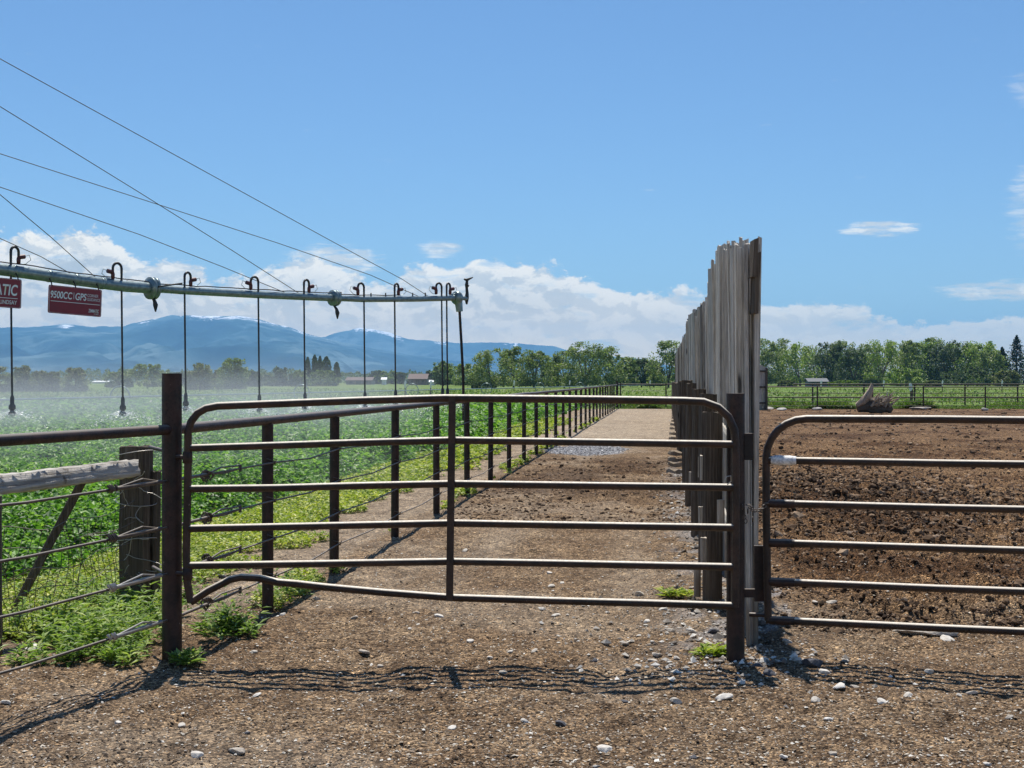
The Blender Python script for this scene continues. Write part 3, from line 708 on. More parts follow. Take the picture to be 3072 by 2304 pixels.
# ------------------------------------------------------------------ pipe and cable fence on the left
CZ = [1.09, .81, .53, .25]
def pipe_fence():
    base = Vector((-2.065, 8.62, 0))
    t = thing('pipe_fence', base, 'long rusty pipe fence with steel cables receding along the left of the lane', 'fence')
    ys = [10.5, 12.59]+[15.41+2.79*i for i in range(24)]+[84.5]
    # corner post
    b = MB(); b.tube([(base.x, base.y, -.1), (base.x, base.y, 1.74)], .060, 20); b.build('corner_post', 'rusty_pipe', t)
    for i, y in enumerate(ys):
        x = FX(y); r = .043 if i < len(ys)-1 else .07; top = 1.375 if i < len(ys)-1 else 1.62
        b = MB(); b.tube([(x, y, -.1), (x+random.uniform(-.008, .008), y, top)], r, 14 if i < 8 else 8); b.build('post', 'rusty_pipe', t)
    # top rail with slight unevenness
    pts = [(base.x, base.y, 1.40)]+[(FX(y), y, 1.405+random.uniform(-.008, .008)) for y in ys]
    b = MB(); b.tube(pts, .034, 14); b.build('top_rail', 'rusty_pipe', t)
    for k, z in enumerate(CZ):
        p0 = [(base.x, base.y, z+.0)]
        for i, y in enumerate(ys):
            p0.append((FX(y)+.05, y, z+.0))
            if i < len(ys)-1: p0.append((FX((y+ys[i+1])/2)+.05, (y+ys[i+1])/2, z-.02-.01*random.random()))
        b = MB(); b.tube(p0, .0065, 6); b.build('cable', 'cable_steel', t)
        # clips
        for y in ys[:9]:
            b = MB(); x = FX(y); b.tube([(x, y-.05, z+.03), (x+.055, y-.03, z+.012), (x+.06, y, z-.012), (x, y+.045, z-.02)], .004, 5)
            b.tube([(x+.05, y-.02, z-.01), (x+.075, y-.03, z+.03)], .004, 5)
            b.build('cable_clip', 'cable_steel', t)
        # tensioner between corner post and first post
        c0 = Vector((base.x, base.y, z)); c1 = Vector((FX(10.5)+.05, 10.5, z)); d = (c1-c0)
        a = c0+d*(.30); e = c0+d*.62
        b = MB(); b.tube([c0+d*.04, a], .011, 8)
        for q in range(7):
            w = a+Vector((random.uniform(-.02, .02), random.uniform(-.02, .02), random.uniform(-.02, .02)))
            b.tube([w+Vector((0, 0, .025)), w+Vector((.02, .02, 0)), w+Vector((0, 0, -.028)), w+Vector((-.02, 0, 0)), w+Vector((0, 0, .025))], .007, 6)
        b.tube([a, a+(e-a)*.4+Vector((0, 0, .03)), e+Vector((0, 0, .02))], .006, 6); b.tube([a, a+(e-a)*.5-Vector((0, 0, .012)), e], .006, 6)
        b.tube([e+Vector((0, 0, .028)), e-Vector((0, 0, .022))], .011, 6)
        b.build('tensioner', 'cable_steel', t)
    # near section turning out to the left towards the viewer
    dirv = Vector((-.49, -1.5, 0)).normalized()
    n1 = base+dirv*2.9; n2 = base+dirv*5.6
    for q in (n1, n2):
        b = MB(); b.tube([(q.x, q.y, -.1), (q.x, q.y, 1.38)], .045, 14); b.build('post', 'rusty_pipe', t)
    b = MB(); b.tube([(base.x, base.y, 1.40), (n1.x, n1.y, 1.395), (n2.x, n2.y, 1.40)], .031, 16); b.build('top_rail', 'rusty_pipe', t)
    for k, z in enumerate(CZ):
        b = MB(); m = base+dirv*1.4
        b.tube([(base.x, base.y, z), (m.x, m.y, z-.02), (n1.x, n1.y, z), (n2.x, n2.y, z)], .008, 8); b.build('cable', 'cable_steel', t)
        a = base+dirv*.12+Vector((0, 0, z)); e = base+dirv*.62+Vector((0, 0, z-.008))
        b = MB(); b.tube([a, e], .013, 8); b.tube([a, a+dirv*.2+Vector((0, 0, .03)), e], .006, 6)
        for s in range(8):
            w = e+dirv*random.uniform(-.02, .06)
            b.tube([w+Vector((0, 0, .026)), w+Vector((.022, 0, 0)), w+Vector((0, 0, -.026)), w+Vector((-.02, 0, 0)), w+Vector((0, 0, .026))], .007, 6)
        b.build('tensioner', 'cable_steel' if k < 2 else 'bright_wire', t)
    # brace stubs from corner post to the old timber post and the gate
    b = MB(); b.tube([(-2.065, 8.62, 1.26), (-2.32, 9.1, 1.27)], .012, 8); b.build('brace_rod', 'rusty_pipe', t)
    b = MB(); b.tube([(-2.065, 8.62, .50), (-2.3, 9.1, .50)], .012, 8); b.build('brace_rod', 'rusty_pipe', t)
pipe_fence()

# old timber fence beside it
def jag_box(c0, c1, w, d, rot=0, seg=7, jit=.01, seed=0):
    """post with rough surface from c0 (bottom) to c1 (top), rectangular w x d, uneven top"""
    r = random.Random(seed); b = MB(); K = 12
    c0 = Vector(c0); c1 = Vector(c1); ax = (c1-c0).normalized()
    u = Vector((math.cos(rot), math.sin(rot), 0)); u = (u-ax*u.dot(ax)).normalized(); v = ax.cross(u)
    ring = []
    for k in range(K):
        t = 2*math.pi*k/K; cx_, cy_ = math.cos(t), math.sin(t)
        s = 1/max(abs(cx_), abs(cy_)); s = min(s, 1.22)
        ring.append((cx_*s*w/2, cy_*s*d/2, r.uniform(-1, 1)*jit))
    vs = []
    for i in range(seg+1):
        p = c0+(c1-c0)*(i/seg)
        for (a, e, o) in ring:
            q = 1+o/(max(w, d))+r.uniform(-.4, .4)*jit/max(w, d)
            top = ax*(r.uniform(-.8, .6)*jit) if i == seg else Vector()
            vs.append(tuple(p+u*a*q+v*e*q+top))
    fs = [[i*K+k, i*K+(k+1) % K, (i+1)*K+(k+1) % K, (i+1)*K+k] for i in range(seg) for k in range(K)]
    b.add(vs, fs)
    tv = [vs[seg*K+k] for k in range(K)]; cen = tuple(np.mean(tv, 0)); b.add(tv+[cen], [[k, (k+1) % K, K, K] for k in range(K)])
    tv = [vs[k] for k in range(K)]; cen = tuple(np.mean(tv, 0)); b.add(tv+[cen], [[(k+1) % K, k, K, K] for k in range(K)])
    return b
def old_fence():
    base = Vector((-2.86, 10.8, 0))
    t = thing('timber_fence', base, 'old wooden fence with a pale split rail and woven wire left of the corner post', 'fence')
    jag_box((base.x, base.y, -.1), (base.x+.0, base.y, 1.2), .22, .2, .1, 9, .02, 1).build('timber_post', 'old_timber', t, smooth=False)
    jag_box((base.x+.12, base.y+.06, -.1), (base.x+.13, base.y+.06, 1.0), .07, .08, .1, 9, .02, 6).build('timber_post', 'old_timber', t, smooth=False)
    e = P(-30, 1545, 8.75)
    jag_box((e.x, e.y, -.1), (e.x, e.y, .98), .12, .12, .2, 7, .01, 2).build('timber_post', 'old_timber', t, smooth=False)
    a = P(402, 1404, 10.6); c = P(-60, 1462, 8.9)
    jag_box(tuple(a), tuple(c), .10, .13, 1.3, 26, .03, 3).build('split_rail', 'rail_timber', t, smooth=True)
    a = P(250, 1440, 10.2); c = G(150, 1800)
    jag_box((c.x, 10.1, 0), tuple(a), .06, .05, .3, 6, .006, 4).build('leaning_stake', 'old_timber', t, smooth=False)
    # woven wire between the left post and the timber post
    b = MB(); r = random.Random(3)
    p0 = Vector((e.x, e.y, 0)); p1 = Vector((base.x, base.y-.12, 0)); N = 16
    hs = [.12, .24, .36, .5, .64, .78]
    sag = lambda s, z: Vector((math.sin(s*9+z*7)*.03, math.cos(s*7+z*5)*.03, -.06*math.sin(s*math.pi)+.02*math.sin(s*13+z*9)))
    for z in hs: b.tube([p0.lerp(p1, i/N)+Vector((0, 0, z))+sag(i/N, z) for i in range(N+1)], .0028, 4)
    for i in range(1, 22):
        s = i/22; b.tube([p0.lerp(p1, s)+Vector((0, 0, z))+sag(s, z)+Vector((r.uniform(-.012, .012), 0, 0)) for z in hs], .0022, 4)
    b.build('woven_wire', 'cable_steel', t)
    # loose bright wires wrapped around the timber post
    for z in (.46, .80, 1.12):
        b = MB(); pts = []
        for k in range(25):
            th = k/24*9+1; rr = .150+.006*math.sin(k)
            pts.append((base.x+math.cos(th)*rr, base.y+math.sin(th)*rr, z+.05*math.sin(th*.7+z*9)))
        b.tube(pts, .0032, 5); b.build('wire_wrap', 'bright_wire', t)
    b = MB()
    for k in range(14):
        p = Vector((base.x+r.uniform(-.13, .13), base.y-.13, r.uniform(.2, .95))); pts = [p]
        d = Vector((r.uniform(-.02, .03), 0, r.uniform(-.02, .02)))
        for q in range(9): d = d+Vector((r.uniform(-.012, .012), r.uniform(-.004, .002), r.uniform(-.012, .012))); p = p+d; pts.append(p)
        b.tube(pts, .0026, 5)
    b.build('loose_wire', 'bright_wire', t)
    # brush tangle at its foot
    b = MB()
    for k in range(46):
        p = Vector((base.x-r.uniform(.1, 1.2), base.y-r.uniform(0, 1.0), r.uniform(0, .4))); pts = [p]
        d = Vector((r.uniform(-1, 1), r.uniform(-.5, .5), r.uniform(.1, 1))).normalized()*.07
        for q in range(6): d = d+Vector((r.uniform(-.03, .03), r.uniform(-.03, .03), r.uniform(-.04, .02))); p = p+d; pts.append(p)
        b.tube(pts, .0024, 4)
    tag(b.build('dead_brush', 'old_timber'), 'tangle of thin dead twigs and wire caught under the split rail', 'brush', kind='stuff')
old_fence()

# ------------------------------------------------------------------ gates
S = 1.38889
def gp(x, y, Y): return P(x*S, y*S, Y)
def gate_left():
    YL, YM, YR = 8.55, 8.58, 8.40
    def Yx(x): return YL+(YM-YL)*(x-405)/570 if x < 975 else YM+(YR-YM)*(x-975)/615
    def pts(l): return [gp(x, y, Yx(x)) for x, y in l]
    t = thing('tube_gate', (-2.0, 8.55, 0), 'wide six-bar rusty tube gate closed across the lane with a bent bottom bar', 'gate')
    fr = [(412, 1301), (405, 1262), (402, 1200), (404, 1110), (406, 1000), (406, 935), (412, 912), (426, 893), (445, 882), (470, 877), (600, 872), (780, 865), (960, 860), (1100, 861), (1300, 863), (1478, 866), (1520, 868), (1552, 880), (1574, 901), (1586, 928), (1589, 960), (1590, 1100), (1588, 1312)]
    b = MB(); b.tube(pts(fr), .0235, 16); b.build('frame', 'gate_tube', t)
    for l in ([(408, 968), (600, 962), (780, 956), (975, 951), (1200, 954), (1586, 960)], [(407, 1056), (600, 1054), (780, 1049), (975, 1045), (1200, 1048), (1586, 1053)],
              [(405, 1142), (700, 1136), (975, 1130), (1200, 1134), (1586, 1140)], [(404, 1222), (680, 1218), (975, 1213), (1200, 1217), (1586, 1225)]):
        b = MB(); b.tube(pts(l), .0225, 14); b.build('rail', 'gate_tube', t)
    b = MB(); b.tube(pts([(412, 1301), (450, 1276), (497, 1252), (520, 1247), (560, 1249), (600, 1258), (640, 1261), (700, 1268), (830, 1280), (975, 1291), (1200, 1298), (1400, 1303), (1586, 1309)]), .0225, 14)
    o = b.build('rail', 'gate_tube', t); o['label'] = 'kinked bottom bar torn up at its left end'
    b = MB(); c0 = gp(977, 856, YM-.012); c1 = gp(971, 1296, YM-.012); r_ = Matrix.Identity(3)
    vs = []
    for c in (c1, c0):
        for dx, dy in ((-1, -1), (1, -1), (1, 1), (-1, 1)): vs.append((c.x+dx*.021, c.y+dy*.028, c.z))
    b.add(vs, [[0, 1, 5, 4], [1, 2, 6, 5], [2, 3, 7, 6], [3, 0, 4, 7], [4, 5, 6, 7], [3, 2, 1, 0]])
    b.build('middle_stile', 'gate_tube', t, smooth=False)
    for y in (988, 1240):
        p = gp(405, y, 8.55); b = MB(); b.tube([p+Vector((-.10, .04, 0)), p+Vector((-.0, 0, 0))], .014, 8)
        b.lathe([(.026, -.035), (.030, -.03), (.030, .03), (.026, .035)], tuple(p), (0, 0, 1), 12); b.build('hinge', 'rusty_pipe', t)
    # thin flange where the rails meet the right stile
    # wire latch loop
    p = gp(1572, 1040, 8.36)
    b = MB(); b.tube([p+Vector((-.02, 0, -.01)), p+Vector((-.01, -.02, .03)), p+Vector((.015, -.02, .035)), p+Vector((.02, 0, .0)), p+Vector((.0, .02, -.02))], .003, 6)
    b.build('wire_loop', 'bright_wire', t)
gate_left()
def gate_right():
    L0 = 8.60
    sl = (8.2-8.6)/(3072-2300)
    Yx = lambda x: 8.60+sl*((x*S)-2300)
    def Yat(x): return max(7.2, Yx(x))
    def pts(l): return [gp(x, y, Yat(x)) for x, y in l]
    t = thing('tube_gate', (1.55, 8.6, 0), 'rusty tube gate at the right edge whose second bar is bound with white tape', 'gate')
    # world line of the gate
    a = gp(1655, 1000, 8.6); b_ = gp(2212, 1005, 8.2)
    d = Vector((b_.x-a.x, b_.y-a.y, 0)).normalized(); A = Vector((a.x, a.y, 0)); LEN = 3.55
    zz = lambda yl, Y: CAM_H-(yl*S-HOR)/F*Y
    def W(s, z, tilt=0): return A+d*s+Vector((0, 0, z+tilt*s))
    zt = zz(905, 8.5); zb = zz(1340, 8.6)
    R0 = .24
    fr = [W(.012, zb)]+[W(.0, zz(1100, 8.6)), W(-.0, zz(1010, 8.6))]+[W(R0-R0*math.cos(k*math.pi/2/6), zt-R0+R0*math.sin(k*math.pi/2/6)) for k in range(7)]
    fr += [W(1.0, zt+.003), W(2.0, zt-.002), W(LEN-R0, zt)]+[W(LEN-R0+R0*math.sin(k*math.pi/2/6), zt-R0+R0*math.cos(k*math.pi/2/6)) for k in range(1, 7)]+[W(LEN, zb)]
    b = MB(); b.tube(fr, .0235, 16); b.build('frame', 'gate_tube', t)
    for y in (994, 1087, 1172, 1256, 1339):
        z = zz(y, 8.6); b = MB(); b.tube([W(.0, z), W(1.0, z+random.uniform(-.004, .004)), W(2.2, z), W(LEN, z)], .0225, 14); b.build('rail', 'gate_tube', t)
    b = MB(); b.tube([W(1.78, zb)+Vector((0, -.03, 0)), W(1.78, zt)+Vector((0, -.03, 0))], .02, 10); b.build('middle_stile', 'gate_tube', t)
    # darker repair sleeves at the left end of each bar, first one wrapped in white tape
    for y in (1087, 1172, 1256, 1339):
        z = zz(y, 8.6); b = MB(); b.tube([W(.02, z-.001), W(.17, z-.001)], .026, 14); b.build('sleeve', 'rusty_pipe', t)
    z = zz(994, 8.6); b = MB()
    b.tube([W(.03, z), W(.06, z), W(.10, z), W(.14, z), W(.18, z)], [.023, .029, .028, .030, .025], 12, wob=.08); o = b.build('tape_wrap', 'tape_white', t)
    # lower latch plate
    b = MB(); b.box(tuple(W(-.03, .52)+Vector((0, .05, 0))), (.07, .02, .34)); b.build('latch_plate', 'rusty_pipe', t, smooth=False)
    b = MB(); b.tube([W(-.1, zb+.03), W(.0, zb+.03)], .014, 8); b.build('hinge', 'rusty_pipe', t)
gate_right()

def gate_post():
    x, y = 1.343, 8.53
    t = thing('gate_post', (x, y, 0), 'thick dark pipe post where the two gates meet at the board fence end', 'post')
    b = MB(); b.tube([(x, y, -.1), (x, y, 1.62)], .055, 22); b.build('pipe', 'rusty_pipe', t)
    b = MB(); b.box((x+.075, y, 1.30), (.05, .05, .16)); b.build('bracket', 'rusty_pipe', t, smooth=False)
    b = MB(); b.box((x+.075, y, .42), (.08, .03, .05)); b.build('bracket', 'rusty_pipe', t, smooth=False)
    b = MB(); b.tube([(x-.045, y-.03, .35), (x-.05, y-.03, 1.5)], .008, 6); b.build('rod', 'rusty_pipe', t)
gate_post()
def chain():
    a = Vector((1.40, 8.46, .965)); c = Vector((1.545, 8.57, .965)); N = 9
    t = thing('chain', a, 'short steel chain looped between the thick gate post and the right gate', 'chain')
    for i in range(N):
        s = (i+.5)/N; p = a.lerp(c, s)-Vector((0, 0, .05*math.sin(math.pi*s))); d = (c-a).normalized()
        q = Vector((0, 0, 1)) if i % 2 else d.cross(Vector((0, 0, 1)))
        b = MB(); b.tube([p+d*(.016*math.cos(k*math.pi/4))+q*(.009*math.sin(k*math.pi/4)) for k in range(9)], .0035, 6, caps=False); b.build('link', 'cable_steel', t)
    for i in range(9):
        p = a+Vector((-.03+.06*math.sin(i*1.3), -.02, -.02-.012*i)); q = Vector((1, 0, 0)) if i % 2 else Vector((0, 1, 0))
        b = MB(); b.tube([p+Vector((0, 0, .014*math.cos(k*math.pi/4)))+q*(.009*math.sin(k*math.pi/4)) for k in range(9)], .0035, 6, caps=False); b.build('link', 'cable_steel', t)
chain()

# ------------------------------------------------------------------ board fence
def board_fence():
    rr = random.Random(11)
    t = thing('board_fence', (BX(9.1), 9.1, 0), 'tall windbreak fence of upright weathered grey boards on dark timber posts', 'fence')
    fd = Vector((.1089, 1, 0)).normalized(); fn = Vector((-1, .1089, 0)).normalized()   # fn points to the lane
    hp = [(9.0, 2.58), (9.6, 2.62), (10.4, 2.70), (12.6, 2.88), (14.9, 3.02), (15.1, 2.93), (16.6, 2.86), (17.0, 2.72), (18.5, 2.70), (24, 2.84), (30, 3.02), (35, 3.15), (35.5, 2.85), (40, 2.86), (60, 3.0), (84, 2.95)]
    hy = [h[0] for h in hp]; hz = [h[1] for h in hp]
    y = 9.08; n = 0; far = MB()
    while y < 82.5:
        w = rr.uniform(.06, .17) if y < 22 else rr.uniform(.10, .24); th = rr.uniform(.02, .032); lay = rr.choice([0, .012, .024, .036, .055])
        h = float(np.interp(y, hy, hz))+rr.uniform(-.04, .04)*(1 if y < 15 else 2.2)
        lean = rr.uniform(-.11, .11)+(.05 if y < 15 else .0)*rr.random()
        seg = 9 if n < 60 else 3
        c = Vector((BX(y+w/2), y+w/2, 0))+fn*lay
        vs = []; skew = rr.uniform(-.012, .012); bow = rr.uniform(-.02, .02); out = rr.uniform(-.05, .05)
        tw = rr.uniform(-.22, .22)
        ph = [rr.uniform(0, 6) for _ in range(4)]
        for i in range(seg+1):
            s = i/seg; z = -.05+(h+.05)*s
            wl = w/2*(1+.10*math.sin(ph[0]+s*7)+.05*math.sin(ph[1]+s*17)); wr = w/2*(1+.10*math.sin(ph[2]+s*6)+.05*math.sin(ph[3]+s*15))
            cc = c+fd*(lean*s+bow*math.sin(math.pi*s))+fn*(out*s)
            for a, q in ((-wl, 1), (0, 1.0), (wr, 1), (wr, -1), (0, -1.0), (-wl, -1)):
                dz = (skew*a/w*2 if i == seg else 0)+(rr.uniform(-.012, .012) if i == seg else 0)
                cup = .0
                vs.append(tuple(cc+fd*a+fn*(q*th/2+cup+tw*a)+Vector((0, 0, z+dz))))
        fs = [[i*6+k, (i+1)*6+k, (i+1)*6+(k+1) % 6, i*6+(k+1) % 6] for i in range(seg) for k in range(6)]
        fs += [[seg*6+0, seg*6+5, seg*6+4, seg*6+1], [seg*6+1, seg*6+4, seg*6+3, seg*6+2]]
        if n < 98:
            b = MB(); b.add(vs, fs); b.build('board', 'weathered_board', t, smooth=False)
        else: far.add(vs, fs)
        n += 1; y += w-rr.choice([.0, .012, .03]) if y > 10.5 else w-.02
    o = far.build('board', 'weathered_board', t, smooth=False); o['kind'] = 'stuff'
    # end boards hanging on the corral side
    for (px0, px1, y0, y1, Y, nm) in ((2262, 2283, 755, 940, 9.02, 'end_board'), (2257, 2276, 713, 830, 8.98, 'end_board')):
        a = P(px0, y0, Y); c = P(px1, y1, Y); b = MB()
        x0, x1 = a.x, c.x
        b.add([(x0, Y, c.z), (x0+.028, Y, c.z), (x1, Y, a.z), (x0+.012, Y, a.z-.01), (x0, Y+.16, c.z), (x0+.028, Y+.16, c.z), (x1, Y+.16, a.z), (x0+.012, Y+.16, a.z-.01)],
              [[0, 1, 2, 3], [7, 6, 5, 4], [1, 5, 6, 2], [3, 2, 6, 7], [0, 3, 7, 4], [0, 4, 5, 1]])
        b.build(nm, 'old_timber', t, smooth=False)
    # horizontal rails on the lane side behind the posts
    for z in (.55, 1.25):
        yy = 10.2
        while yy < 82:
            y2 = min(82, yy+rr.uniform(3.5, 4.5)); p0 = Vector((BX(yy), yy, z+rr.uniform(-.04, .04)))+fn*.085; p1 = Vector((BX(y2), y2, z+rr.uniform(-.04, .04)))+fn*.085
            jag_box(tuple(p0), tuple(p1), .045, .14, 0, 4, .006, n+int(yy*3)).build('rail', 'weathered_board', t, smooth=False); yy = y2+.01
    # timber posts
    for px, ty, Y, w in ((2136, 1236, 10.87, .15), (2124, 1182, 12.9, .15), (2094, 1168, 15.6, .15), (2064, 1141, 22.5, .17), (2044, 1143, 34, .2), (2070, 1150, 19.2, .13)):
        a = P(px, ty, Y)
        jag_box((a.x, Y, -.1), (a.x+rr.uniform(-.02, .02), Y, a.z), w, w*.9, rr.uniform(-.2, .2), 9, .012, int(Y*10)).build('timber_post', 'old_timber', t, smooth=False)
    yy = 42
    while yy < 82:
        jag_box((BX(yy)-.2, yy, -.1), (BX(yy)-.2, yy, 1.6), .18, .18, 0, 4, .012, int(yy)).build('timber_post', 'old_timber', t, smooth=False); yy += 5.2
    # short off-cut blocks nailed to the posts
    for px, y0, y1, Y, w, d in ((2163, 1500, 1575, 10.6, .055, .05), (2103, 1370, 1432, 13.4, .05, .06), (2104, 1520, 1570, 11.3, .04, .05), (2111, 1612, 1690, 10.7, .045, .05), (2074, 1415, 1450, 16.5, .05, .05), (2108, 1366, 1440, 12.6, .045, .08), (2092, 1700, 1790, 10.9, .05, .05)):
        a = P(px, y0, Y); c = P(px, y1, Y)
        jag_box((a.x, Y, c.z), (a.x, Y, a.z), w, d, rr.uniform(-.2, .2), 3, .005, px).build('wood_block', 'pale_timber', t, smooth=False)
    # pale footings poking out at the foot of the fence
    for y_ in (1425, 1403, 1386, 1368, 1347, 1322, 1308, 1293, 1280, 1269, 1260, 1252, 1245):
        g = G(2026, y_-4); w = .24*(1+g.y/140)
        b = jag_box((g.x, g.y, -.03), (g.x+.01, g.y, .07), w, .3, .1+rr.uniform(-.2, .2), 2, .04, y_)
        b.build('footing', 'pale_timber', t, smooth=False)
board_fence()

# board wall across the back of the corral
def back_wall():
    t = thing('board_wall', P(2268, 1228, 80.5), 'grey slatted board wall standing behind the far end of the board fence', 'wall')
    rr = random.Random(5)
    x = P(2225, 0, 80.5).x; x1 = P(2297, 0, 80.5).x; i = 0
    while x < x1:
        w = .2; b = MB(); h = 2.5+rr.uniform(-.05, .05)
        b.box((x+w/2, 80.5, h/2), (w-.012, .04, h)); b.build('board', 'weathered_board', t, smooth=False); x += w
    for z in (.4, 1.3, 2.2):
        b = MB(); b.box(((P(2225, 0, 80.5).x+x1)/2, 80.45, z), (x1-P(2225, 0, 80.5).x, .05, .1)); b.build('rail', 'old_timber', t, smooth=False)
    b = MB(); b.box((x1+.03, 80.4, 1.2), (.12, .12, 2.4)); b.build('post', 'old_timber', t, smooth=False)
back_wall()

# ------------------------------------------------------------------ back fences
def field_fence(label, Y, px_list, rails, x0, x1, r=.045, h=1.42, wires=(), name='rail_fence'):
    t = thing(name, (P(px_list[0], 0, Y).x, Y, 0), label, 'fence')
    for px in px_list:
        x = P(px, 0, Y).x; b = MB(); b.tube([(x, Y, -.1), (x, Y, h)], r*1.35, 8); b.build('post', 'rusty_pipe', t)
    for z in rails:
        b = MB(); b.tube([(P(x0, 0, Y).x, Y, z), (P((x0+x1)/2, 0, Y).x, Y, z-.01), (P(x1, 0, Y).x, Y, z)], r, 8); b.build('rail', 'rusty_pipe', t)
    for z in wires:
        b = MB(); b.tube([(P(x0, 0, Y).x, Y, z), (P(x1, 0, Y).x, Y, z)], .014, 5); b.build('wire', 'rusty_pipe', t)
field_fence('dark pipe fence along the back of the corral right of the board fence', 82.5, [2300, 2452, 2618, 2770, 2956, 3120], (1.30, .70), 2298, 3200, .033, 1.33, (.45, .95, .2))
field_fence('second dark fence just beyond the corral fence in the green pasture', 94, [2438, 2592, 2744, 2895, 3053, 3210], (1.42,), 2380, 3260, .04, 1.43, (.5, .8, 1.1))
field_fence('short dark fence closing the far end of the lane', 84.5, [1862, 1998, 2130], (1.45, .72), 1850, 2140, .03, 1.5, (.35, 1.05))
# stump
def stump():
    g = P(2622, 1238, 73); g.z = 0; rr = random.Random(8)
    t = thing('root_stump', g, 'uprooted pale tree stump with spiky roots lying in the corral', 'stump')
    b = MB()
    b.tube([g+Vector((-.85, 0, .22)), g+Vector((-.45, 0, .36)), g+Vector((.1, .1, .42)), g+Vector((.6, .1, .32)), g+Vector((.95, .1, .12))], [.2, .36, .46, .38, .12], 14, wob=.16)
    b.build('root_ball', 'old_timber', t, smooth=False)
    b = MB(); b.tube([g+Vector((-.95, -.15, .40)), g+Vector((-.62, -.2, .58)), g+Vector((-.42, -.2, .88)), g+Vector((-.22, -.18, 1.2)), g+Vector((-.14, -.18, 1.52))], [.10, .22, .21, .15, .05], 10, wob=.2); b.build('trunk', 'stump_wood', t, smooth=False)
    for k in range(44):
        a = Vector((rr.uniform(-.35, .75), -.3+rr.uniform(-.15, .25), rr.uniform(.3, .72)))
        d = Vector((rr.uniform(.0, .5), rr.uniform(-.4, .1), rr.uniform(-.05, .5)))*rr.uniform(.75, 1.3)
        w = Vector((rr.uniform(-.05, .05), 0, rr.uniform(-.08, .08)))
        b = MB(); b.tube([g+a, g+a+d*.4+w, g+a+d*.75+w*.5, g+a+d], [.06, .045, .03, .01], 6, wob=.15); b.build('root', 'stump_wood' if k % 3 else 'pale_timber', t, smooth=False)
stump()
for px, py, s, lab in ((2298, 1229, .9, 'long pale rock at the foot of the slatted board wall'), (2345, 1232, .5, 'small pale rock in the corral just right of the board wall'), (2450, 1230, .5, 'small pale rock at the corral fence left of the stump'), (2763, 1229, 1.2, 'flat grey slab lying by the corral fence right of the stump'), (2953, 1232, .4, 'small pale rock at the corral fence far right')):
    g = G(px, py); o = bpy.data.objects.new('rock', SM[(px) % 6]); col.objects.link(o); o.location = (g.x, g.y, .06); o.scale = (s, s*.6, .38)
    tag(o, lab, 'rock')
# grass verge behind the corral fence
def verge():
    r = np.random.default_rng(31)
    n = 42000; px = r.uniform(1840, 3400, n); y = 83.3+np.abs(r.normal(0, 2.6, n)); x = (px-1536)/F*y
    k = fbm(x*.5, y*.5, 33, 3); h = .10+.55*smooth01(k, .45, .8)*np.clip(1.4-(y-83)/6, .2, 1)
    L = r.uniform(.5, 1.1, n)*h; z = L*.4
    v, f = leaves(np.stack([x, y, z], -1), L, .05+L*.10, 1.0, 35)
    tag(mesh_obj('long_grass', v, f, 'grass_blade'), 'strip of long dark green grass along the back corral fence', 'grass', kind='stuff')
    n = 60000; q = r.uniform(0, 1, n); y = 1/((1/86)*(1-q)+(1/260)*q); x = r.uniform(-.44, .44, n)*y
    m = ~((x-FX(y) < CROP_U) & (y < 92)); x, y = x[m], y[m]; k = fbm(x*.12, y*.35, 37, 3); m = r.uniform(0, 1, len(x)) < smooth01(k, .35, .6); x, y = x[m], y[m]
    L = r.uniform(.12, .3, len(x))*(y/90)**.5
    v, f = leaves(np.stack([x, y, L*.35], -1), L, L*.5, .8, 36)
    tag(mesh_obj('pasture_grass', v, f, 'grass_blade'), 'short rough grass of the open pasture beyond the fences', 'grass', kind='stuff')
verge()

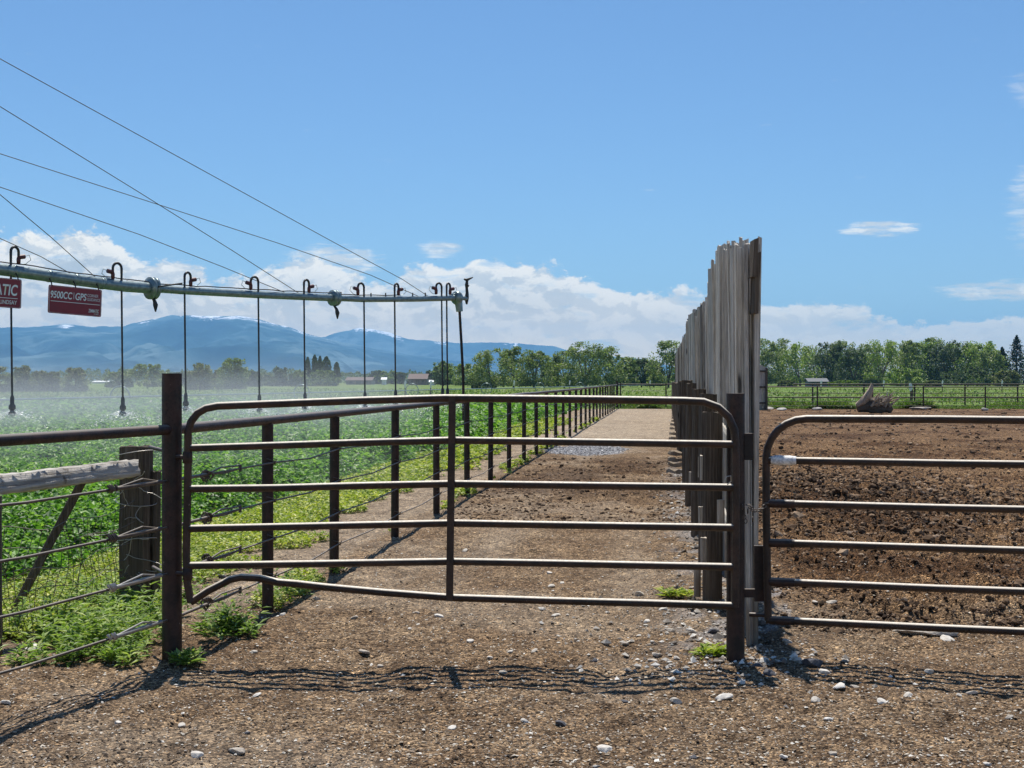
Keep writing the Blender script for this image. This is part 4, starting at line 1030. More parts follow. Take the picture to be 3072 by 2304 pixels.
# ------------------------------------------------------------------ irrigation arm
PH = {0: 3.5}
A0 = Vector((-8.40, 23.1, 0)); A1 = Vector((-1.09, 31.4, 0))
def arm_pt(px, y):                       # point on the arm's vertical plane seen at px
    k = (px-1536)/F
    # (A0 + s (A1-A0)).x = k * .y
    d = A1-A0; s = (k*A0.y-A0.x)/(d.x-k*d.y)
    q = A0+d*s; q.z = CAM_H-(y-HOR)/F*q.y
    return q
def arm_y(px): return float(np.interp(px, [-1700, -400, 0, 362, 551, 772, 909, 1089, 1250, 1400], [560, 760, 808, 858, 872, 884, 890, 898, 897, 893]))
def arm():
    t = thing('irrigation_arm', A0, 'galvanised overhead irrigation pipe held by long cables with hanging sprinkler hoses', 'irrigation arm')
    adir = (A1-A0).normalized(); side = Vector((adir.y, -adir.x, 0))
    def run(p0, p1, n=14): return [arm_pt(p, arm_y(p)) for p in np.linspace(p0, p1, n)]
    for p0, p1, r in ((-1300, 455, .098), (458, 1001, .070), (1004, 1375, .060)):
        b = MB(); b.tube(run(p0, p1, 22 if p0 < 0 else 14), r, 20); o = b.build('pipe', 'galvanised', t)
    for px, r in ((455, .20), (1002, .16)):
        c = arm_pt(px, arm_y(px)); b = MB()
        b.lathe([(.07, -.06), (r, -.05), (r, -.005), (.1, .0), (.1, .02), (r, .03), (r, .07), (.07, .075)], tuple(c), tuple(adir), 22)
        b.build('flange', 'galvanised', t)
        b = MB(); b.tube([c+Vector((0, 0, -.15)), c+Vector((.05, 0, -.22)), c+Vector((.07, 0, -.30)), c+Vector((.07, 0, -.42))], [.02, .03, .045, .012], 10); b.build('drain_valve', 'black_rubber', t)
    for px in (44, 148, 228, 306):
        c = arm_pt(px, arm_y(px)); b = MB(); b.lathe([(.098, -.03), (.104, -.028), (.104, .028), (.098, .03)], tuple(c), tuple(adir), 20); b.build('band', 'galvanised', t)
    # control hose along the top
    b = MB(); rr = random.Random(2)
    b.tube([arm_pt(p, arm_y(p))+Vector((0, 0, (.115 if p < 455 else .085 if p < 1001 else .07)+rr.uniform(0, .02))) for p in np.linspace(-300, 1200, 60)], .011, 6); b.build('control_hose', 'black_rubber', t)
    b = MB(); c = arm_pt(455, 865)
    b.tube([c+Vector((-.45, 0, .13)), c+Vector((-.2, 0, .10)), c+Vector((0, -.1, .0)), c+Vector((.2, -.1, .03)), c+Vector((.55, 0, .09))], .016, 6); b.build('control_hose', 'black_rubber', t)
    # sprinkler drops
    drops = [(30, 1243, 1), (362, 1243, -1), (551, 1230, 1), (772, 1232, -1), (909, 1225, 1), (1089, 1222, -1), (1181, 1214, 1), (1322, 1206, -1), (1337, 1206, 1), (-330, 1262, -1)]
    for px, ny, sg in drops:
        c = arm_pt(px, arm_y(px)); top = c.z
        k = c.y/F
        dr = .1 if px < 455 else .07
        sx = sg*.30                     # gooseneck leans along the pipe
        u = adir if True else side
        hx = c                           # hose hangs here
        vx = c+adir*sg*(.155 if px < 1000 else .14)+Vector((0, 0, dr))
        H = .25 if px < 500 else .22
        gn = [vx+Vector((0, 0, .0)), vx+Vector((0, 0, .12)), vx+Vector((0, 0, H-.10))]
        mid = (vx+hx)/2
        R_ = (vx-Vector((hx.x, hx.y, vx.z))).length/2; cz = c.z+dr+H-.04
        sx_ = -sg
        hose = [Vector((vx.x, vx.y, c.z+dr+.05)), Vector((vx.x, vx.y, c.z+dr+.16))]
        ctr = Vector(((vx.x+hx.x)/2, (vx.y+hx.y)/2, cz)); dxy = Vector((vx.x-hx.x, vx.y-hx.y, 0)).normalized()
        side_off = side*.03
        for a in range(9):
            th = math.pi*a/8; hose.append(ctr+dxy*(R_*math.cos(th))+Vector((0, 0, R_*math.sin(th)*1.1))+side_off*(a/8))
        bot = CAM_H-(ny-HOR)/F*c.y
        hose += [Vector((hx.x, hx.y, c.z))+side_off, Vector((hx.x+.01, hx.y, (c.z+bot)/2))+side_off, Vector((hx.x+.02, hx.y, bot+.25))+side_off]
        e = hose[-1]
        rad = [.023]*11+[.018, .017, .018]
        b = MB(); b.tube(hose, rad, 10); d_ = b.build('drop_hose', 'black_rubber', t)
        b = MB(); b.lathe([(.02, -.06), (.032, -.05), (.036, .03), (.02, .08)], tuple(hose[0]+Vector((0, 0, .02))), (0, 0, 1), 10)
        b.tube([hose[0]+Vector((0, 0, .08)), hose[0]+dxy*.11+Vector((0, 0, .1))], .038, 8)
        b.build('valve', 'red_plastic', d_)
        b = MB(); w0 = hose[0]+dxy*.1+Vector((0, 0, .1))
        b.tube([w0, w0+dxy*.09+Vector((0, 0, .03)), w0+dxy*.12+Vector((0, 0, -.05)), w0+dxy*.03+Vector((0, 0, -.12)), w0-dxy*.1+Vector((0, 0, -.14))], .006, 5); b.build('pilot_tube', 'galvanised', d_)
        # hose weight and nozzle
        b = MB(); z0 = e.z
        b.lathe([(.022, .06), (.034, .02), (.036, -.08), (.055, -.11), (.058, -.16), (.034, -.18), (.034, -.20), (.062, -.22), (.068, -.25), (.05, -.262), (.0, -.265)], (e.x, e.y, z0), (0, 0, 1), 12)
        b.build('nozzle', 'black_rubber', d_)
        # spray umbrella of fine droplets
        r = np.random.default_rng(int(px+900)); n = 1700
        th = r.uniform(0, 6.283, n); s = r.uniform(0, 1, n)**1.9; rad_ = s*(1.9 if px > -100 else 1.4)*.42
        zz = z0-.24+.03*s-.38*s*s+r.normal(0, .02+.05*s, n)
        cen = np.stack([e.x+np.cos(th)*rad_, e.y+np.sin(th)*rad_, zz], -1)
        v, f = leaves(cen, (.014+.045*(1-s)), .008, .2, int(px+1900))
        # dash direction radial
        mesh_obj('spray', v, f, 'water_drop', d_)
    # end fitting, end gun and rusty hanging end tube
    c = arm_pt(1372, arm_y(1372)); b = MB()
    b.lathe([(.05, -.1), (.13, -.08), (.16, -.02), (.13, .05), (.06, .09)], tuple(c), tuple(adir), 16); b.tube([c, c+Vector((.03, 0, -.12)), c+Vector((.05, 0, -.30))], [.1, .085, .075], 12); b.tube([c+adir*.05, c+adir*.22, c+adir*.3], [.05, .045, .05], 10)
    b.build('end_fitting', 'galvanised', t)
    e = c+adir*.30; b = MB()
    b.tube([e+Vector((0, 0, -.13)), e+Vector((0, 0, 0)), e+Vector((.01, 0, .12)), e+Vector((.0, 0, .24)), e+Vector((.01, 0, .30))], [.02, .05, .036, .03, .055], 10)
    b.tube([e+Vector((.0, 0, .30)), e+Vector((.01, 0, .42))], [.04, .025], 8); b.tube([e+Vector((-.06, 0, .43)), e+Vector((.0, 0, .41)), e+Vector((.14, 0, .47))], [.02, .035, .012], 8)
    b.build('end_gun', 'black_rubber', t)
    b = MB(); q = c+Vector((.05, 0, -.3)); b.tube([q, q+Vector((.04, 0, -.7)), q+Vector((.08, 0, -1.5)), q+Vector((.085, 0, -2.4))], .030, 10); b.build('end_tube', 'rusty_pipe', t)
    # small clamps on top
    for px in (1023, 1113, 1157, 1238, 1276):
        c = arm_pt(px, arm_y(px)); b = MB(); b.tube([c+Vector((0, 0, .05)), c+Vector((0, 0, .13))], .014, 6); b.build('clamp', 'black_rubber', t)
    # support cables running up to the tower mast outside the frame
    apx = [(-1700, -760), (-1900, -420)]
    def cable(l, Y0, px_end):
        end = arm_pt(px_end, arm_y(px_end)); end.z += .05
        m = len(l); pts = []
        for i, (x, y) in enumerate(l):
            s = (x*S-l[0][0]*S)/(px_end-l[0][0]*S)
            iy = (1-s)/Y0+s/end.y
            pts.append(P(x*S, y*S, 1/iy))
        pts.append(end); b = MB(); b.tube(pts, .0068, 6); b.build('cable', 'cable_steel', t)
    cable([(-1200, -548), (0, 127), (460, 380), (700, 512), (870, 604)], 16, 1285)
    cable([(-1200, -500), (0, 230), (300, 415), (500, 540)], 16, 900)
    cable([(-1200, -480), (0, 420), (110, 512)], 16, 296)
    cable([(-1200, 20), (0, 332), (330, 438), (600, 525), (800, 594)], 17, 1257)
    cable([(-1200, 40), (0, 404), (300, 506), (480, 576)], 17, 861)
    cable([(-1200, 60), (0, 515), (90, 555)], 17, 229)
    m0 = P(-1200*S, -548*S, 16); m1 = P(-1200*S, 20*S, 17)
    b = MB(); b.tube([(m0.x, m0.y, 0), tuple(m0+Vector((0, 0, .2)))], .07, 10); b.build('mast', 'galvanised', t)
    b = MB(); b.tube([(m1.x, m1.y, 0), tuple(m1+Vector((0, 0, .2)))], .06, 10); b.build('mast', 'galvanised', t)
arm()

def sign(label, px0, px1, ytl, ybl, ytr, ybr, items):
    """red panel hanging below the arm pipe; corners given in the picture, kept vertical in the arm's plane"""
    tl = arm_pt(px0, ytl); tr = arm_pt(px1, ytr); bl = arm_pt(px0, ybl)
    off = Vector((.08, -.10, 0))
    W = (tr-tl).length; H = (tl-bl).length; o3 = tl+off
    ex = (tr-tl).normalized(); ez = Vector((0, 0, 1)); ez = (ez-ex*ez.dot(ex)).normalized(); ny = ex.cross(ez)   # ny points away from viewer? 
    if ny.y > 0: ny = -ny
    t = thing('hanging_sign', o3, label, 'sign')
    def pt(x, y, d=0): return o3+ex*x-ez*y+ny*d      # x right, y down, metres
    def rounded(x0, y0, x1, y1, r, d0, d1, name, mat, par):
        c = []
        for cx_, cy_, a0 in ((x1-r, y0+r, -90), (x1-r, y1-r, 0), (x0+r, y1-r, 90), (x0+r, y0+r, 180)):
            for k in range(5):
                a = R(a0+k*22.5); c.append((cx_+r*math.cos(a), cy_+r*math.sin(a)))
        n = len(c); mx, my = (x0+x1)/2, (y0+y1)/2
        vs = [tuple(pt(x, y, d1)) for x, y in c]+[tuple(pt(x, y, d0)) for x, y in c]+[tuple(pt(mx, my, d1)), tuple(pt(mx, my, d0))]
        fs = [[k, (k+1) % n, 2*n, 2*n] for k in range(n)]+[[n+(k+1) % n, n+k, 2*n+1, 2*n+1] for k in range(n)]+[[k, n+k, n+(k+1) % n, (k+1) % n] for k in range(n)]
        b = MB(); b.add(vs, fs); return b.build(name, mat, par, smooth=False)
    panel = rounded(0, 0, W, H, .03, -.006, .006, 'panel', 'sign_red', t)
    # thin pale border line
    b = MB(); r = .03; m_ = .012; c = []
    for cx_, cy_, a0 in ((W-m_-r, m_+r, -90), (W-m_-r, H-m_-r, 0), (m_+r, H-m_-r, 90), (m_+r, m_+r, 180)):
        for k in range(5): a = R(a0+k*22.5); c.append((cx_+r*math.cos(a), cy_+r*math.sin(a)))
    n = len(c); cc = np.array(c); ctr = np.array([W/2, H/2]); inn = cc+(ctr-cc)/np.linalg.norm(ctr-cc, axis=1)[:, None]*.005
    b.add([tuple(pt(x, y, .008)) for x, y in c]+[tuple(pt(x, y, .008)) for x, y in inn], [[k, (k+1) % n, n+(k+1) % n, n+k] for k in range(n)]); b.build('border_line', 'sign_white', panel, smooth=False)
    for it in items:
        if it[0] == 'bar':
            _, x0, y0, x1, y1 = it; b = MB()
            b.add([tuple(pt(x0*W, y0*H, .009)), tuple(pt(x1*W, y0*H, .009)), tuple(pt(x1*W, y1*H, .009)), tuple(pt(x0*W, y1*H, .009))], [[3, 2, 1, 0]]); b.build('line', 'sign_white', panel, smooth=False)
        else:
            _, txt, x0, y0, hh, wd, bold, shear = it
            cu = bpy.data.curves.new('lettering', 'FONT'); cu.body = txt; cu.size = 1; cu.offset = bold; cu.shear = shear
            ob = bpy.data.objects.new('tmp', cu); col.objects.link(ob)
            me = bpy.data.meshes.new_from_object(ob.evaluated_get(bpy.context.evaluated_depsgraph_get())) ; bpy.data.objects.remove(ob)
            vv = np.array([v.co[:] for v in me.vertices]); mn, mxx = vv.min(0), vv.max(0)
            sx = wd*W/(mxx[0]-mn[0]); sy = hh*H/(mxx[1]-mn[1])
            po = Vector((0, 0, 0)); 
            for v in me.vertices:
                q = pt(x0*W+(v.co.x-mn[0])*sx, y0*H+hh*H-(v.co.y-mn[1])*sy, .010)
                v.co = q-o3
            me.materials.clear(); me.materials.append(MATS['sign_white']); me.name = 'lettering'
            o = bpy.data.objects.new('lettering', me); col.objects.link(o); o.parent = panel
    # hooks
    for k in (.06, .5, .94):
        b = MB(); b.tube([pt(k*W, .015), pt(k*W-.01, -.05, -.01), pt(k*W-.03, -.12, -.05), pt(k*W-.03, -.19, -.10)], .011, 6); b.build('hook', 'rusty_pipe', t)
sign('dark red sign lettered 9500CC GPS corner guidance hanging under the irrigation pipe', 138, 297, 855, 939, 871, 949,
     [('text', '9500CC', .035, .20, .26, .40, .018, .12), ('bar', .462, .2, .470, .44), ('text', 'GPS', .495, .20, .26, .21, .018, .12), ('text', 'CORNER', .72, .20, .105, .21, .0, 0), ('text', 'GUIDANCE', .72, .345, .105, .245, .0, 0),
      ('bar', .04, .555, .965, .575), ('text', 'ZIMMATIC', .75, .74, .125, .20, .02, .15), ('text', 'BY LINDSAY', .86, .885, .05, .09, .0, 0)])
sign('dark red sign with large white letters cut off by the left edge', -115, 57, 825, 915, 840, 930,
     [('text', 'ZIMMATIC', .10, .20, .38, .83, .02, .15), ('bar', .10, .66, .93, .68), ('text', 'BY LINDSAY', .50, .74, .14, .42, .012, 0)])

# ------------------------------------------------------------------ wheel line far in the field
def wheel_line():
    f0 = Vector((-29.5, 65, 0)); d = Vector((.249, 1, 0)).normalized()
    xat = lambda Y: -27+.249*(Y-75)
    t = thing('wheel_line', (xat(60), 60, 0), 'rolling irrigation line with spoked hoop wheels crossing the far field', 'wheel line')
    b = MB(); b.tube([(xat(y), y, .66) for y in (60, 90, 150, 300, 420)], .05, 8); b.build('pipe', 'galvanised', t)
    for y in (87, 115, 143, 171, 199, 227):
        c = Vector((xat(y), y, .66)); b = MB(); R_ = .66
        side = Vector((-d.y, d.x, 0))
        b.tube([c+side*(R_*math.cos(a))+Vector((0, 0, R_*math.sin(a))) for a in np.linspace(0, 2*math.pi, 25)], .045, 6, caps=False)
        for a in np.linspace(0, 2*math.pi, 9)[:-1]: b.tube([c, c+side*(R_*math.cos(a))+Vector((0, 0, R_*math.sin(a)))], .012, 4)
        b.build('wheel', 'galvanised', t)
wheel_line()
proto = None
for i, (px, Y, w) in enumerate([(1542, 210, 'in front of the sprawling middle trees'), (1709, 240, 'left of the far end of the pipe fence'), (1950, 250, 'between the pipe fence end and the board fence'), (2463, 190, 'in front of the small grey shed'), (2651, 195, 'behind the spiky tree stump'), (2827, 195, 'third from the right edge of the pasture'), (3006, 195, 'nearest the right edge of the pasture'), (1215, 150, 'beside the pale wheel hoop'), (1292, 150, 'right of the pale wheel hoop')]):
    x = P(px, 0, Y).x
    if proto is None:
        proto = thing('sprinkler_riser', (x, Y, 0), '', 'sprinkler', 'white topped sprinkler risers in the pasture')
        b = MB(); b.tube([(x, Y, -.1), (x, Y, .9)], .06, 8); b.build('riser_pipe', 'rusty_pipe', proto)
        b = MB(); b.tube([(x, Y, .85), (x, Y, 1.2), (x+.05, Y, 1.5), (x+.02, Y, 1.65)], [.07, .11, .11, .06], 8); b.build('sprinkler_head', 'white_plastic', proto); o = proto
    else: o = copy_tree(proto)
    o.location = (x, Y, 0); o['label'] = 'white topped riser '+w
# white marker post by the corral fence
x = P(2733, 0, 90).x
t = thing('marker_post', (x, 90, 0), 'leaning wooden post with a white cap behind the corral fence', 'post')
b = MB(); b.tube([(x, 90, -.1), (x+.05, 90, 1.1)], .1, 8); b.build('stake', 'old_timber', t)
b = MB(); b.tube([(x, 90, 1.0), (x-.02, 90, 1.25), (x-.05, 90, 1.5)], [.09, .12, .07], 10); b.build('cap', 'white_plastic', t)

# ------------------------------------------------------------------ far buildings
def building(name, label, px0, px1, y_eave, y_ridge, Y, wallm, roofm, depth=9, cat='building', door=True):
    a = P(px0, y_eave, Y); c = P(px1, y_eave, Y); rz = P(px0, y_ridge, Y).z; e = max(a.z, .8)
    t = thing(name, ((a.x+c.x)/2, Y+depth/2, 0), label, cat)
    b = MB(); x0, x1 = a.x, c.x; y0, y1 = Y, Y+depth; ym = Y+depth/2
    b.add([(x0, y0, 0), (x1, y0, 0), (x1, y0, e), (x0, y0, e), (x0, y1, 0), (x1, y1, 0), (x1, y1, e), (x0, y1, e), (x0, ym, rz-.08), (x1, ym, rz-.08)],
          [[0, 1, 2, 3], [5, 4, 7, 6], [4, 0, 3, 7], [1, 5, 6, 2], [3, 8, 7, 7], [2, 6, 9, 9]]); w = b.build('wall', wallm, t, smooth=False)
    o_ = .4; b = MB(); th = .12
    for s in (-1, 1):
        ye = ym+s*(depth/2+o_); ze = e-.1
        v = [(x0-o_, ye, ze), (x1+o_, ye, ze), (x1+o_, ym, rz), (x0-o_, ym, rz)]
        v2 = [(p[0], p[1], p[2]+th) for p in v]
        b.add(v+v2, [[0, 1, 2, 3], [7, 6, 5, 4], [0, 4, 5, 1], [1, 5, 6, 2], [2, 6, 7, 3], [3, 7, 4, 0]])
    b.build('roof', roofm, t, smooth=False)
    if door:
        b = MB(); m = (x0+x1)/2; ww = min(2.2, (x1-x0)*.2); b.box((m, y0-.03, e*.4), (ww, .06, e*.8)); b.build('door', 'glass_dark', t, smooth=False)
        for k in (-.3, .3):
            b = MB(); b.box((m+(x1-x0)*k, y0-.03, e*.6), (ww*.6, .06, e*.3)); b.build('window', 'glass_dark', t, smooth=False)
building('barn', 'long low barn with brown roof left of the upright poplars gap on the horizon', 1038, 1114, 1141, 1132, 520, 'wall_tan', 'roof_brown', 14, 'barn')
building('barn', 'tall brown roofed barn on the horizon below the snowy far peak', 1226, 1279, 1137, 1122, 480, 'wall_tan', 'roof_brown', 16, 'barn')
building('house', 'grey house between the middle trees and the board fence', 1896, 1918, 1137, 1130, 420, 'wall_white', 'roof_grey', 9, 'house')
building('shed', 'small low grey shed in front of the right tree line', 2428, 2482, 1145, 1136, 330, 'wall_grey', 'roof_grey', 5, 'shed')
building('white_building', 'long low white building beyond the left olive trees', 277, 330, 1147, 1143, 700, 'wall_white', 'wall_white', 12, 'building', False)
building('trailer', 'small white trailer beside the tall brown barn', 1290, 1305, 1146, 1141, 460, 'wall_white', 'wall_white', 3, 'trailer', False)
building('trailer', 'small white trailer between the two brown barns', 1146, 1157, 1139, 1133, 500, 'wall_white', 'wall_white', 3, 'trailer', False)
building('trailer', 'tiny white trailer at the foot of the poplars', 911, 920, 1145, 1139, 420, 'wall_white', 'wall_white', 3, 'trailer', False)

# ------------------------------------------------------------------ trees
def tree(px, topy, wpx, Y, kind, label, cat='tree', dens=1.0, cut=.05, group=None, nm='tree'):
    seed = int(px*7+topy); r = np.random.default_rng(seed); rr = random.Random(seed)
    x0 = P(px, 0, Y).x; H = P(px, topy, Y).z; Wd = wpx*(1.6 if kind in ('tree', 'dark', 'bright', 'bush') else 1.08)/F*Y
    t = thing(nm, (x0, Y, 0), label, cat, group)
    # limbs
    b = MB(); spread = Wd/2; tips = []
    if kind in ('poplar', 'conifer'):
        b.tube([(x0, Y, -.2), (x0, Y, H*.5), (x0, Y, H*.95)], [H*.022, H*.014, H*.004], 6)
    else:
        nl = rr.randint(3, 6) if kind != 'bush' else 4
        b.tube([(x0, Y, -.2), (x0+rr.uniform(-.1, .1)*spread, Y, H*.16)], [H*.028, H*.02], 7)
        for i in range(nl):
            a = rr.uniform(0, 6.28); sp_ = spread*rr.uniform(.3, .75)
            p1 = Vector((x0+math.cos(a)*sp_*.35, Y+math.sin(a)*sp_*.35, H*rr.uniform(.3, .42)))
            p2 = Vector((x0+math.cos(a)*sp_*.8, Y+math.sin(a)*sp_*.8, H*rr.uniform(.55, .72)))
            p3 = Vector((x0+math.cos(a)*sp_, Y+math.sin(a)*sp_, H*rr.uniform(.78, .95)))
            b.tube([(x0, Y, H*.1), p1, p2, p3], [H*.018, H*.012, H*.007, H*.003], 5); tips += [p2, p3]
            for q in range(2):
                w = p2+Vector((rr.uniform(-1, 1), rr.uniform(-1, 1), rr.uniform(-.2, .6)))*spread*.4
                b.tube([p1.lerp(p2, .6), w], [H*.007, H*.003], 4); tips.append(w)
    b.build('trunk', 'bark', t)
    # crown: clumps
    cs = []; lf = Y/F*3.0*2.0
    if kind == 'poplar':
        n = int(1500*dens); s = r.uniform(0, 1, n); z = H*(.06+.94*s); rad = Wd/2*np.clip(np.sin(np.clip(s*.93+.07, 0, 1)*np.pi)**.55, .05, 1)*np.sqrt(r.uniform(0, 1, n))
        rad *= .75+.5*fbm(z*1.3/H*8, np.zeros(n)+seed, 3, 3); th = r.uniform(0, 6.28, n)
        cs = np.stack([x0+rad*np.cos(th), Y+rad*np.sin(th), z], -1)
    elif kind == 'conifer':
        n = int(3600*dens); s = r.uniform(0, 1, n)**1.3; z = H*(.05+.95*s); lay = .7+.5*np.abs(np.sin(s*26+r.normal(0, .3, n)))
        th = r.uniform(0, 6.28, n); rad = Wd/2*(1-s)**.75*lay*r.uniform(.35, 1, n)*(.8+.3*np.sin(th*5+s*9))
        cs = np.stack([x0+rad*np.cos(th), Y+rad*np.sin(th), z-rad*.15], -1)
    else:
        lo = .03 if kind in ('bush', 'olive', 'dark', 'bright') else cut
        ncl = int(78*dens)
        ctr = []
        for i in range(ncl):
            s = r.uniform(0, 1) if i % 4 else r.uniform(0, .22); z = H*(lo+(1-lo-.03)*s**1.05)
            prof = (np.sin(np.clip(.24+s*.70, 0, 1)*np.pi))**.6
            rad = spread*prof*math.sqrt(r.uniform(0.12, 1))*.98; th = r.uniform(0, 6.28)
            ctr.append((x0+rad*math.cos(th), Y+rad*math.sin(th), z, r.uniform(.10, .22)*min(Wd, H)*(.6 if s > .72 else 1)))
        for p in tips: ctr.append((p.x, p.y, min(p.z, H*.96), r.uniform(.08, .16)*min(Wd, H)))
        for (a, b_, c, q) in ctr:
            n = int(68*dens*r.uniform(.5, 1.3)); v = r.normal(0, 1, (n, 3)); v /= np.linalg.norm(v, axis=1)[:, None]
            v *= (r.uniform(0, 1, n)**.45)[:, None]*q; v[:, 2] *= .85
            cs.append(np.array([a, b_, c])+v)
        cs = np.concatenate(cs); cs = cs[cs[:, 2] > .05*H]; cs[:, 2] = np.minimum(cs[:, 2], H*1.01)
    L = lf*r.uniform(.7, 1.5, len(cs))*.85
    v, f = leaves(cs, L, L*.7, .8, seed)
    mat = {'poplar': 'dark_leaf', 'conifer': 'conifer_leaf', 'bush': 'tree_leaf', 'olive': 'olive_leaf', 'dark': 'dark_leaf', 'bright': 'bright_leaf', 'tree': 'tree_leaf'}[kind]
    mesh_obj('crown', v, f, mat, t)
TREES = [
 # px, top y, width, distance, kind, words
 (4, 1100, 62, 185, 'olive', 'grey-green olive tree cut by the left edge of the photo'),
 (67, 1098, 66, 190, 'olive', 'tall grey-green olive tree under the lettered red sign'),
 (118, 1112, 54, 195, 'olive', 'middle grey-green olive tree of the left clump'),
 (160, 1116, 48, 195, 'olive', 'low grey-green olive tree between two taller ones of the left clump'),
 (225, 1102, 72, 190, 'olive', 'broad pale olive tree at the right end of the left clump'),
 (355, 1113, 56, 300, 'tree', 'small round green tree left of the large round one'),
 (443, 1094, 96, 300, 'tree', 'large round green tree left of the tall corner post'),
 (532, 1118, 38, 420, 'dark', 'small dark tree just right of the corner post top'),
 (600, 1090, 78, 215, 'olive', 'round olive tree between the post and the pointed tree'),
 (655, 1112, 50, 240, 'olive', 'low olive bush left of the pointed tree'),
 (697, 1076, 60, 230, 'tree', 'pointed tall green tree in the misty field'),
 (752, 1110, 42, 330, 'dark', 'dark rounded tree right of the pointed tree'),
 (790, 1120, 36, 420, 'olive', 'small pale tree behind the mist'),
 (838, 1103, 58, 360, 'dark', 'dark domed tree left of the poplars'),
 (899, 1112, 40, 360, 'tree', 'small tree touching the leftmost poplar'),
 (923, 1072, 16, 400, 'poplar', 'leftmost slim upright poplar'),
 (944, 1065, 18, 400, 'poplar', 'tallest slim poplar second from left'),
 (960, 1069, 14, 405, 'poplar', 'thin poplar in the middle of the row'),
 (979, 1070, 28, 400, 'poplar', 'thickest poplar of the row'),
 (1010, 1087, 22, 395, 'poplar', 'shortest poplar at the right end of the row'),
 (968, 1112, 66, 380, 'tree', 'low bushy tree in front of the poplars'),
 (1132, 1113, 34, 560, 'dark', 'small dark tree right of the long low barn'),
 (1160, 1114, 52, 560, 'bright', 'yellow-green tree between the two barns'),
 (1198, 1118, 36, 560, 'dark', 'dark tree touching the tall brown barn'),
 (1330, 1084, 46, 400, 'tree', 'upright tree behind the last two hanging hoses'),
 (1300, 1112, 34, 560, 'dark', 'low dark tree right of the tall barn'),
 (1402, 1093, 92, 380, 'tree', 'broad dome tree right of the hanging end tube'),
 (1478, 1044, 88, 280, 'tree', 'open leaning tree at the left end of the middle grove'),
 (1541, 1040, 58, 300, 'tree', 'narrow tall tree second in the middle grove'),
 (1603, 1052, 84, 290, 'tree', 'spreading tree third in the middle grove'),
 (1650, 1090, 50, 320, 'dark', 'low tree in the gap of the middle grove'),
 (1692, 1054, 80, 300, 'tree', 'rounded tree fourth in the middle grove'),
 (1755, 1028, 92, 290, 'tree', 'tallest tree of the middle grove'),
 (1818, 1040, 84, 300, 'tree', 'full tree right of the tallest in the middle grove'),
 (1868, 1072, 62, 310, 'tree', 'short tree ending the middle grove on the right'),
 (1925, 1075, 62, 330, 'dark', 'dark tree left of the tall one beside the board fence'),
 (1962, 1082, 46, 330, 'dark', 'small dark tree touching the tall one beside the board fence'),
 (2005, 1024, 78, 310, 'tree', 'tall tree half hidden by the far boards of the fence'),
 (2080, 1040, 80, 340, 'tree', 'tree mostly hidden behind the boards'),
]
rt = [(2150, 1030, 80, 'tree'), (2220, 1025, 80, 'tree'), (2285, 1018, 70, 'tree'), (2342, 1016, 62, 'tree'), (2400, 1028, 66, 'bright'), (2446, 1036, 50, 'tree'), (2485, 1026, 62, 'dark'), (2522, 1020, 50, 'tree'), (2562, 1046, 54, 'dark'),
      (2602, 1034, 60, 'tree'), (2640, 1022, 66, 'bright'), (2692, 1028, 64, 'tree'), (2728, 1020, 52, 'tree'), (2764, 1028, 70, 'bright'), (2806, 1014, 62, 'tree'), (2842, 1022, 66, 'dark'), (2884, 1026, 70, 'bright'), (2934, 1024, 76, 'bright'), (2968, 1050, 50, 'tree'), (3006, 1042, 62, 'conifer'), (3050, 1006, 90, 'conifer'), (3100, 1020, 80, 'conifer')]
wrd = ['hidden tree behind the tallest boards', 'tree half hidden by the near end of the board fence', 'tree just right of the board fence', 'second tree right of the board fence', 'yellow-green tree left of the grey shed', 'slim tree behind the grey shed', 'dark tree just right of the grey shed', 'airy tree between the shed and the stump', 'low dark tree above the white sign gap', 'tree above the stump', 'fresh green tree right of the stump', 'grey-green tree in the middle of the right tree line',
       'slim tree left of the bright green one', 'bright green low-branching tree of the right tree line', 'tall airy tree right of the bright green one', 'dark reddish-green tree of the right tree line', 'yellow-green bushy tree left of its wider twin', 'wide yellow-green tree left of the conifers', 'small tree before the conifers', 'short dark conifer near the right edge', 'tall dark conifer at the right edge', 'dark conifer outside the right edge']
for a in TREES: tree(*a)
for (px, ty, w, k), lab in zip(rt, wrd): tree(px, ty, w*1.25, 400+(int(px*13) % 60), k, lab, dens=.75+.5*((px*7) % 10)/10, nm='conifer_tree' if k == 'conifer' else 'tree')
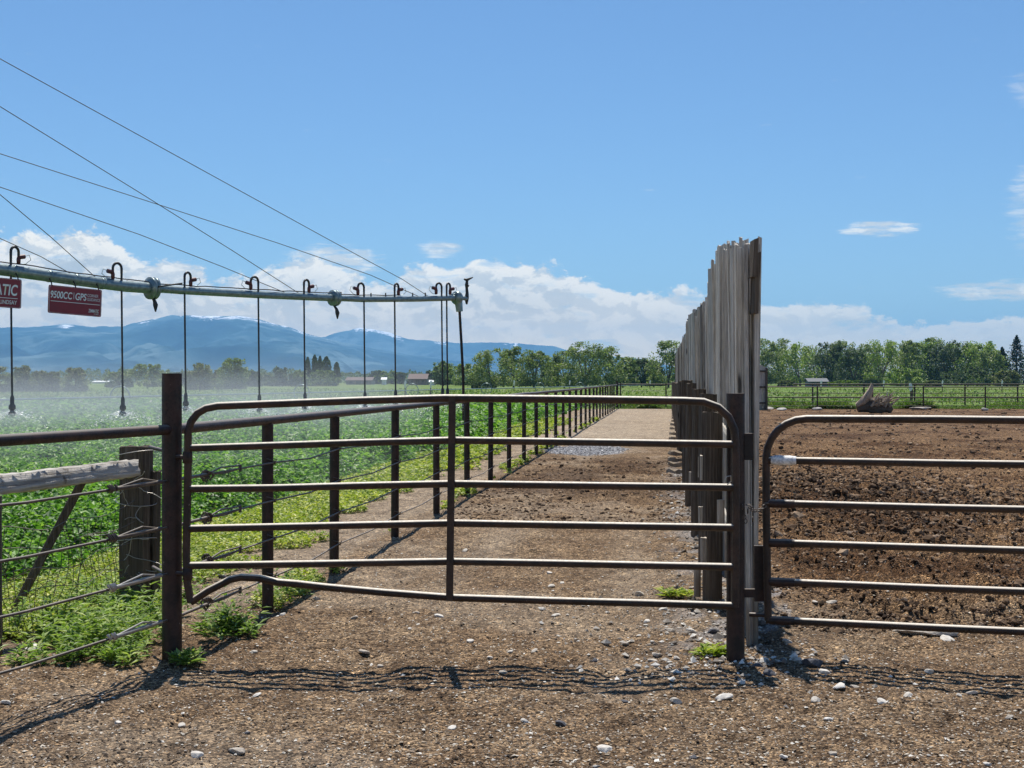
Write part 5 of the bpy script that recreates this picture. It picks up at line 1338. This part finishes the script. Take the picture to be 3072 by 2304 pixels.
# low shrubs below the right tree line
i = 0
for px, ty, w, k, Y, lab in ((2360, 1142, 60, 'olive', 360, 'pale shrub left of the grey shed'), (2530, 1143, 70, 'bright', 360, 'low green shrub right of the grey shed'), (2610, 1138, 60, 'dark', 380, 'dark shrub behind the stump'), (2720, 1105, 90, 'bright', 370, 'large bright shrub under the right tree line'), (2800, 1143, 50, 'olive', 365, 'small pale shrub right of the bright one'), (2900, 1100, 110, 'dark', 380, 'dark thicket under the yellow-green trees'), (3020, 1110, 80, 'olive', 370, 'pale shrub in front of the conifers'), (2180, 1120, 60, 'tree', 360, 'shrub behind the board fence'), (1450, 1146, 50, 'dark', 270, 'heap of dark brush under the leaning tree')):
    tree(px, ty, w, Y, 'bush' if k == 'tree' else k, lab, 'shrub', nm='shrub', cut=.03)
def far_wood():
    r = np.random.default_rng(99); n = 26000
    px = np.concatenate([r.uniform(-200, 1500, n), r.uniform(1500, 3300, 9000)]); Y = r.uniform(720, 900, len(px)); x = (px-1536)/F*Y
    hh = 2.5+5.5*fbm(px/14, px*0+2, 4, 3)**1.3+3*fbm(px/60, px*0, 8, 2)
    z = hh*r.uniform(0, 1, len(px))**.8
    v, f = leaves(np.stack([x, Y, z], -1), r.uniform(.6, 1.3, len(px)), .8, .8, 98)
    tag(mesh_obj('distant_woods', v, f, 'dark_leaf'), 'low dark band of far-off woods along the horizon', 'woods', kind='stuff')
    n = 9000; px = r.uniform(2240, 3250, n); Y = r.uniform(455, 490, n); x = (px-1536)/F*Y
    z = r.uniform(0, 1, n)**.8*(7.5+4*fbm(px/30, px*0, 18, 3))
    v, f = leaves(np.stack([x, Y, z], -1), r.uniform(.4, .9, n), .5, .8, 97)
    tag(mesh_obj('understory', v, f, 'dark_leaf'), 'dark undergrowth filling the gaps below the right tree line', 'undergrowth', kind='stuff')
far_wood()

# a few single plants
def single_weed(name, x, y, h, n, label, seed, mat='herb_leaf'):
    r = np.random.default_rng(seed); v, f = herb((x, y, 0), h, n, r, .12)
    tag(mesh_obj(name, v, f, mat), label, 'weed')
g = G(2145, 1970); single_weed('weed', g.x, g.y, .07, 14, 'small bright green weed left of the thick gate post', 1, 'weed_leaf')
g = G(2040, 1790); single_weed('weed', g.x, g.y, .05, 10, 'tiny weed among rubble under the timber posts', 2, 'weed_leaf')
g = G(680, 1900); single_weed('weed', g.x, g.y, .14, 22, 'leafy dark weed right of the rusty corner post', 3)
g = G(560, 1990); single_weed('weed', g.x, g.y, .07, 12, 'small weed at the gate shadow near the corner post', 4)

# ------------------------------------------------------------------ spray mist and distance haze
def volume_mat(name, fn):
    m = bpy.data.materials.new(name); m.use_nodes = True; m.node_tree.nodes.clear(); nt = NT(m.node_tree); MATS[name] = m
    out = nt.new('ShaderNodeOutputMaterial'); v = nt.new('ShaderNodeVolumePrincipled'); fn(nt, v); nt.l.new(v.outputs[0], out.inputs['Volume'])
def mist(nt, v):
    v.inputs['Color'].default_value = (.82, .93, 1, 1); v.inputs['Anisotropy'].default_value = .35
    p = pos(nt); sp = nt.new('ShaderNodeSeparateXYZ'); nt.l.new(p, sp.inputs[0]); x, y, z = sp.outputs
    n = nt.maprange(nt.noise(nt.vmul(p, (.16, .16, .5)), 1.0, 3, .55), .30, .68, .15, 1.3)
    fz = nt.math('MULTIPLY', nt.maprange(z, 2.6, .3), nt.maprange(z, -.1, .1))
    fy = nt.math('MULTIPLY', nt.maprange(y, 14, 24), nt.maprange(y, 74, 50))
    # right edge follows the end of the arm
    xr = nt.math('SUBTRACT', x, nt.math('MULTIPLY', y, -.050))
    fx = nt.maprange(xr, .6, -3.2)
    d = nt.math('MULTIPLY', nt.math('MULTIPLY', fz, fy), nt.math('MULTIPLY', fx, n))
    nt.set(v.inputs['Density'], nt.math('MULTIPLY', d, .033))
volume_mat('mist_volume', mist)
b = MB(); b.box((-16, 45, 1.4), (32, 64, 2.8)); o = b.build('spray_mist', 'mist_volume', smooth=False)
tag(o, 'pale drifting water mist under the irrigation arm over the crop', 'mist', kind='stuff')
def hz(nt, v):
    v.inputs['Color'].default_value = (.25, .59, 1, 1); v.inputs['Density'].default_value = 8.4e-5; v.inputs['Anisotropy'].default_value = .33
volume_mat('haze_volume', hz)
b = MB(); b.box((0, 7100, 279), (120000, 16400, 562)); o = b.build('haze', 'haze_volume', smooth=False); o['kind'] = 'stuff'
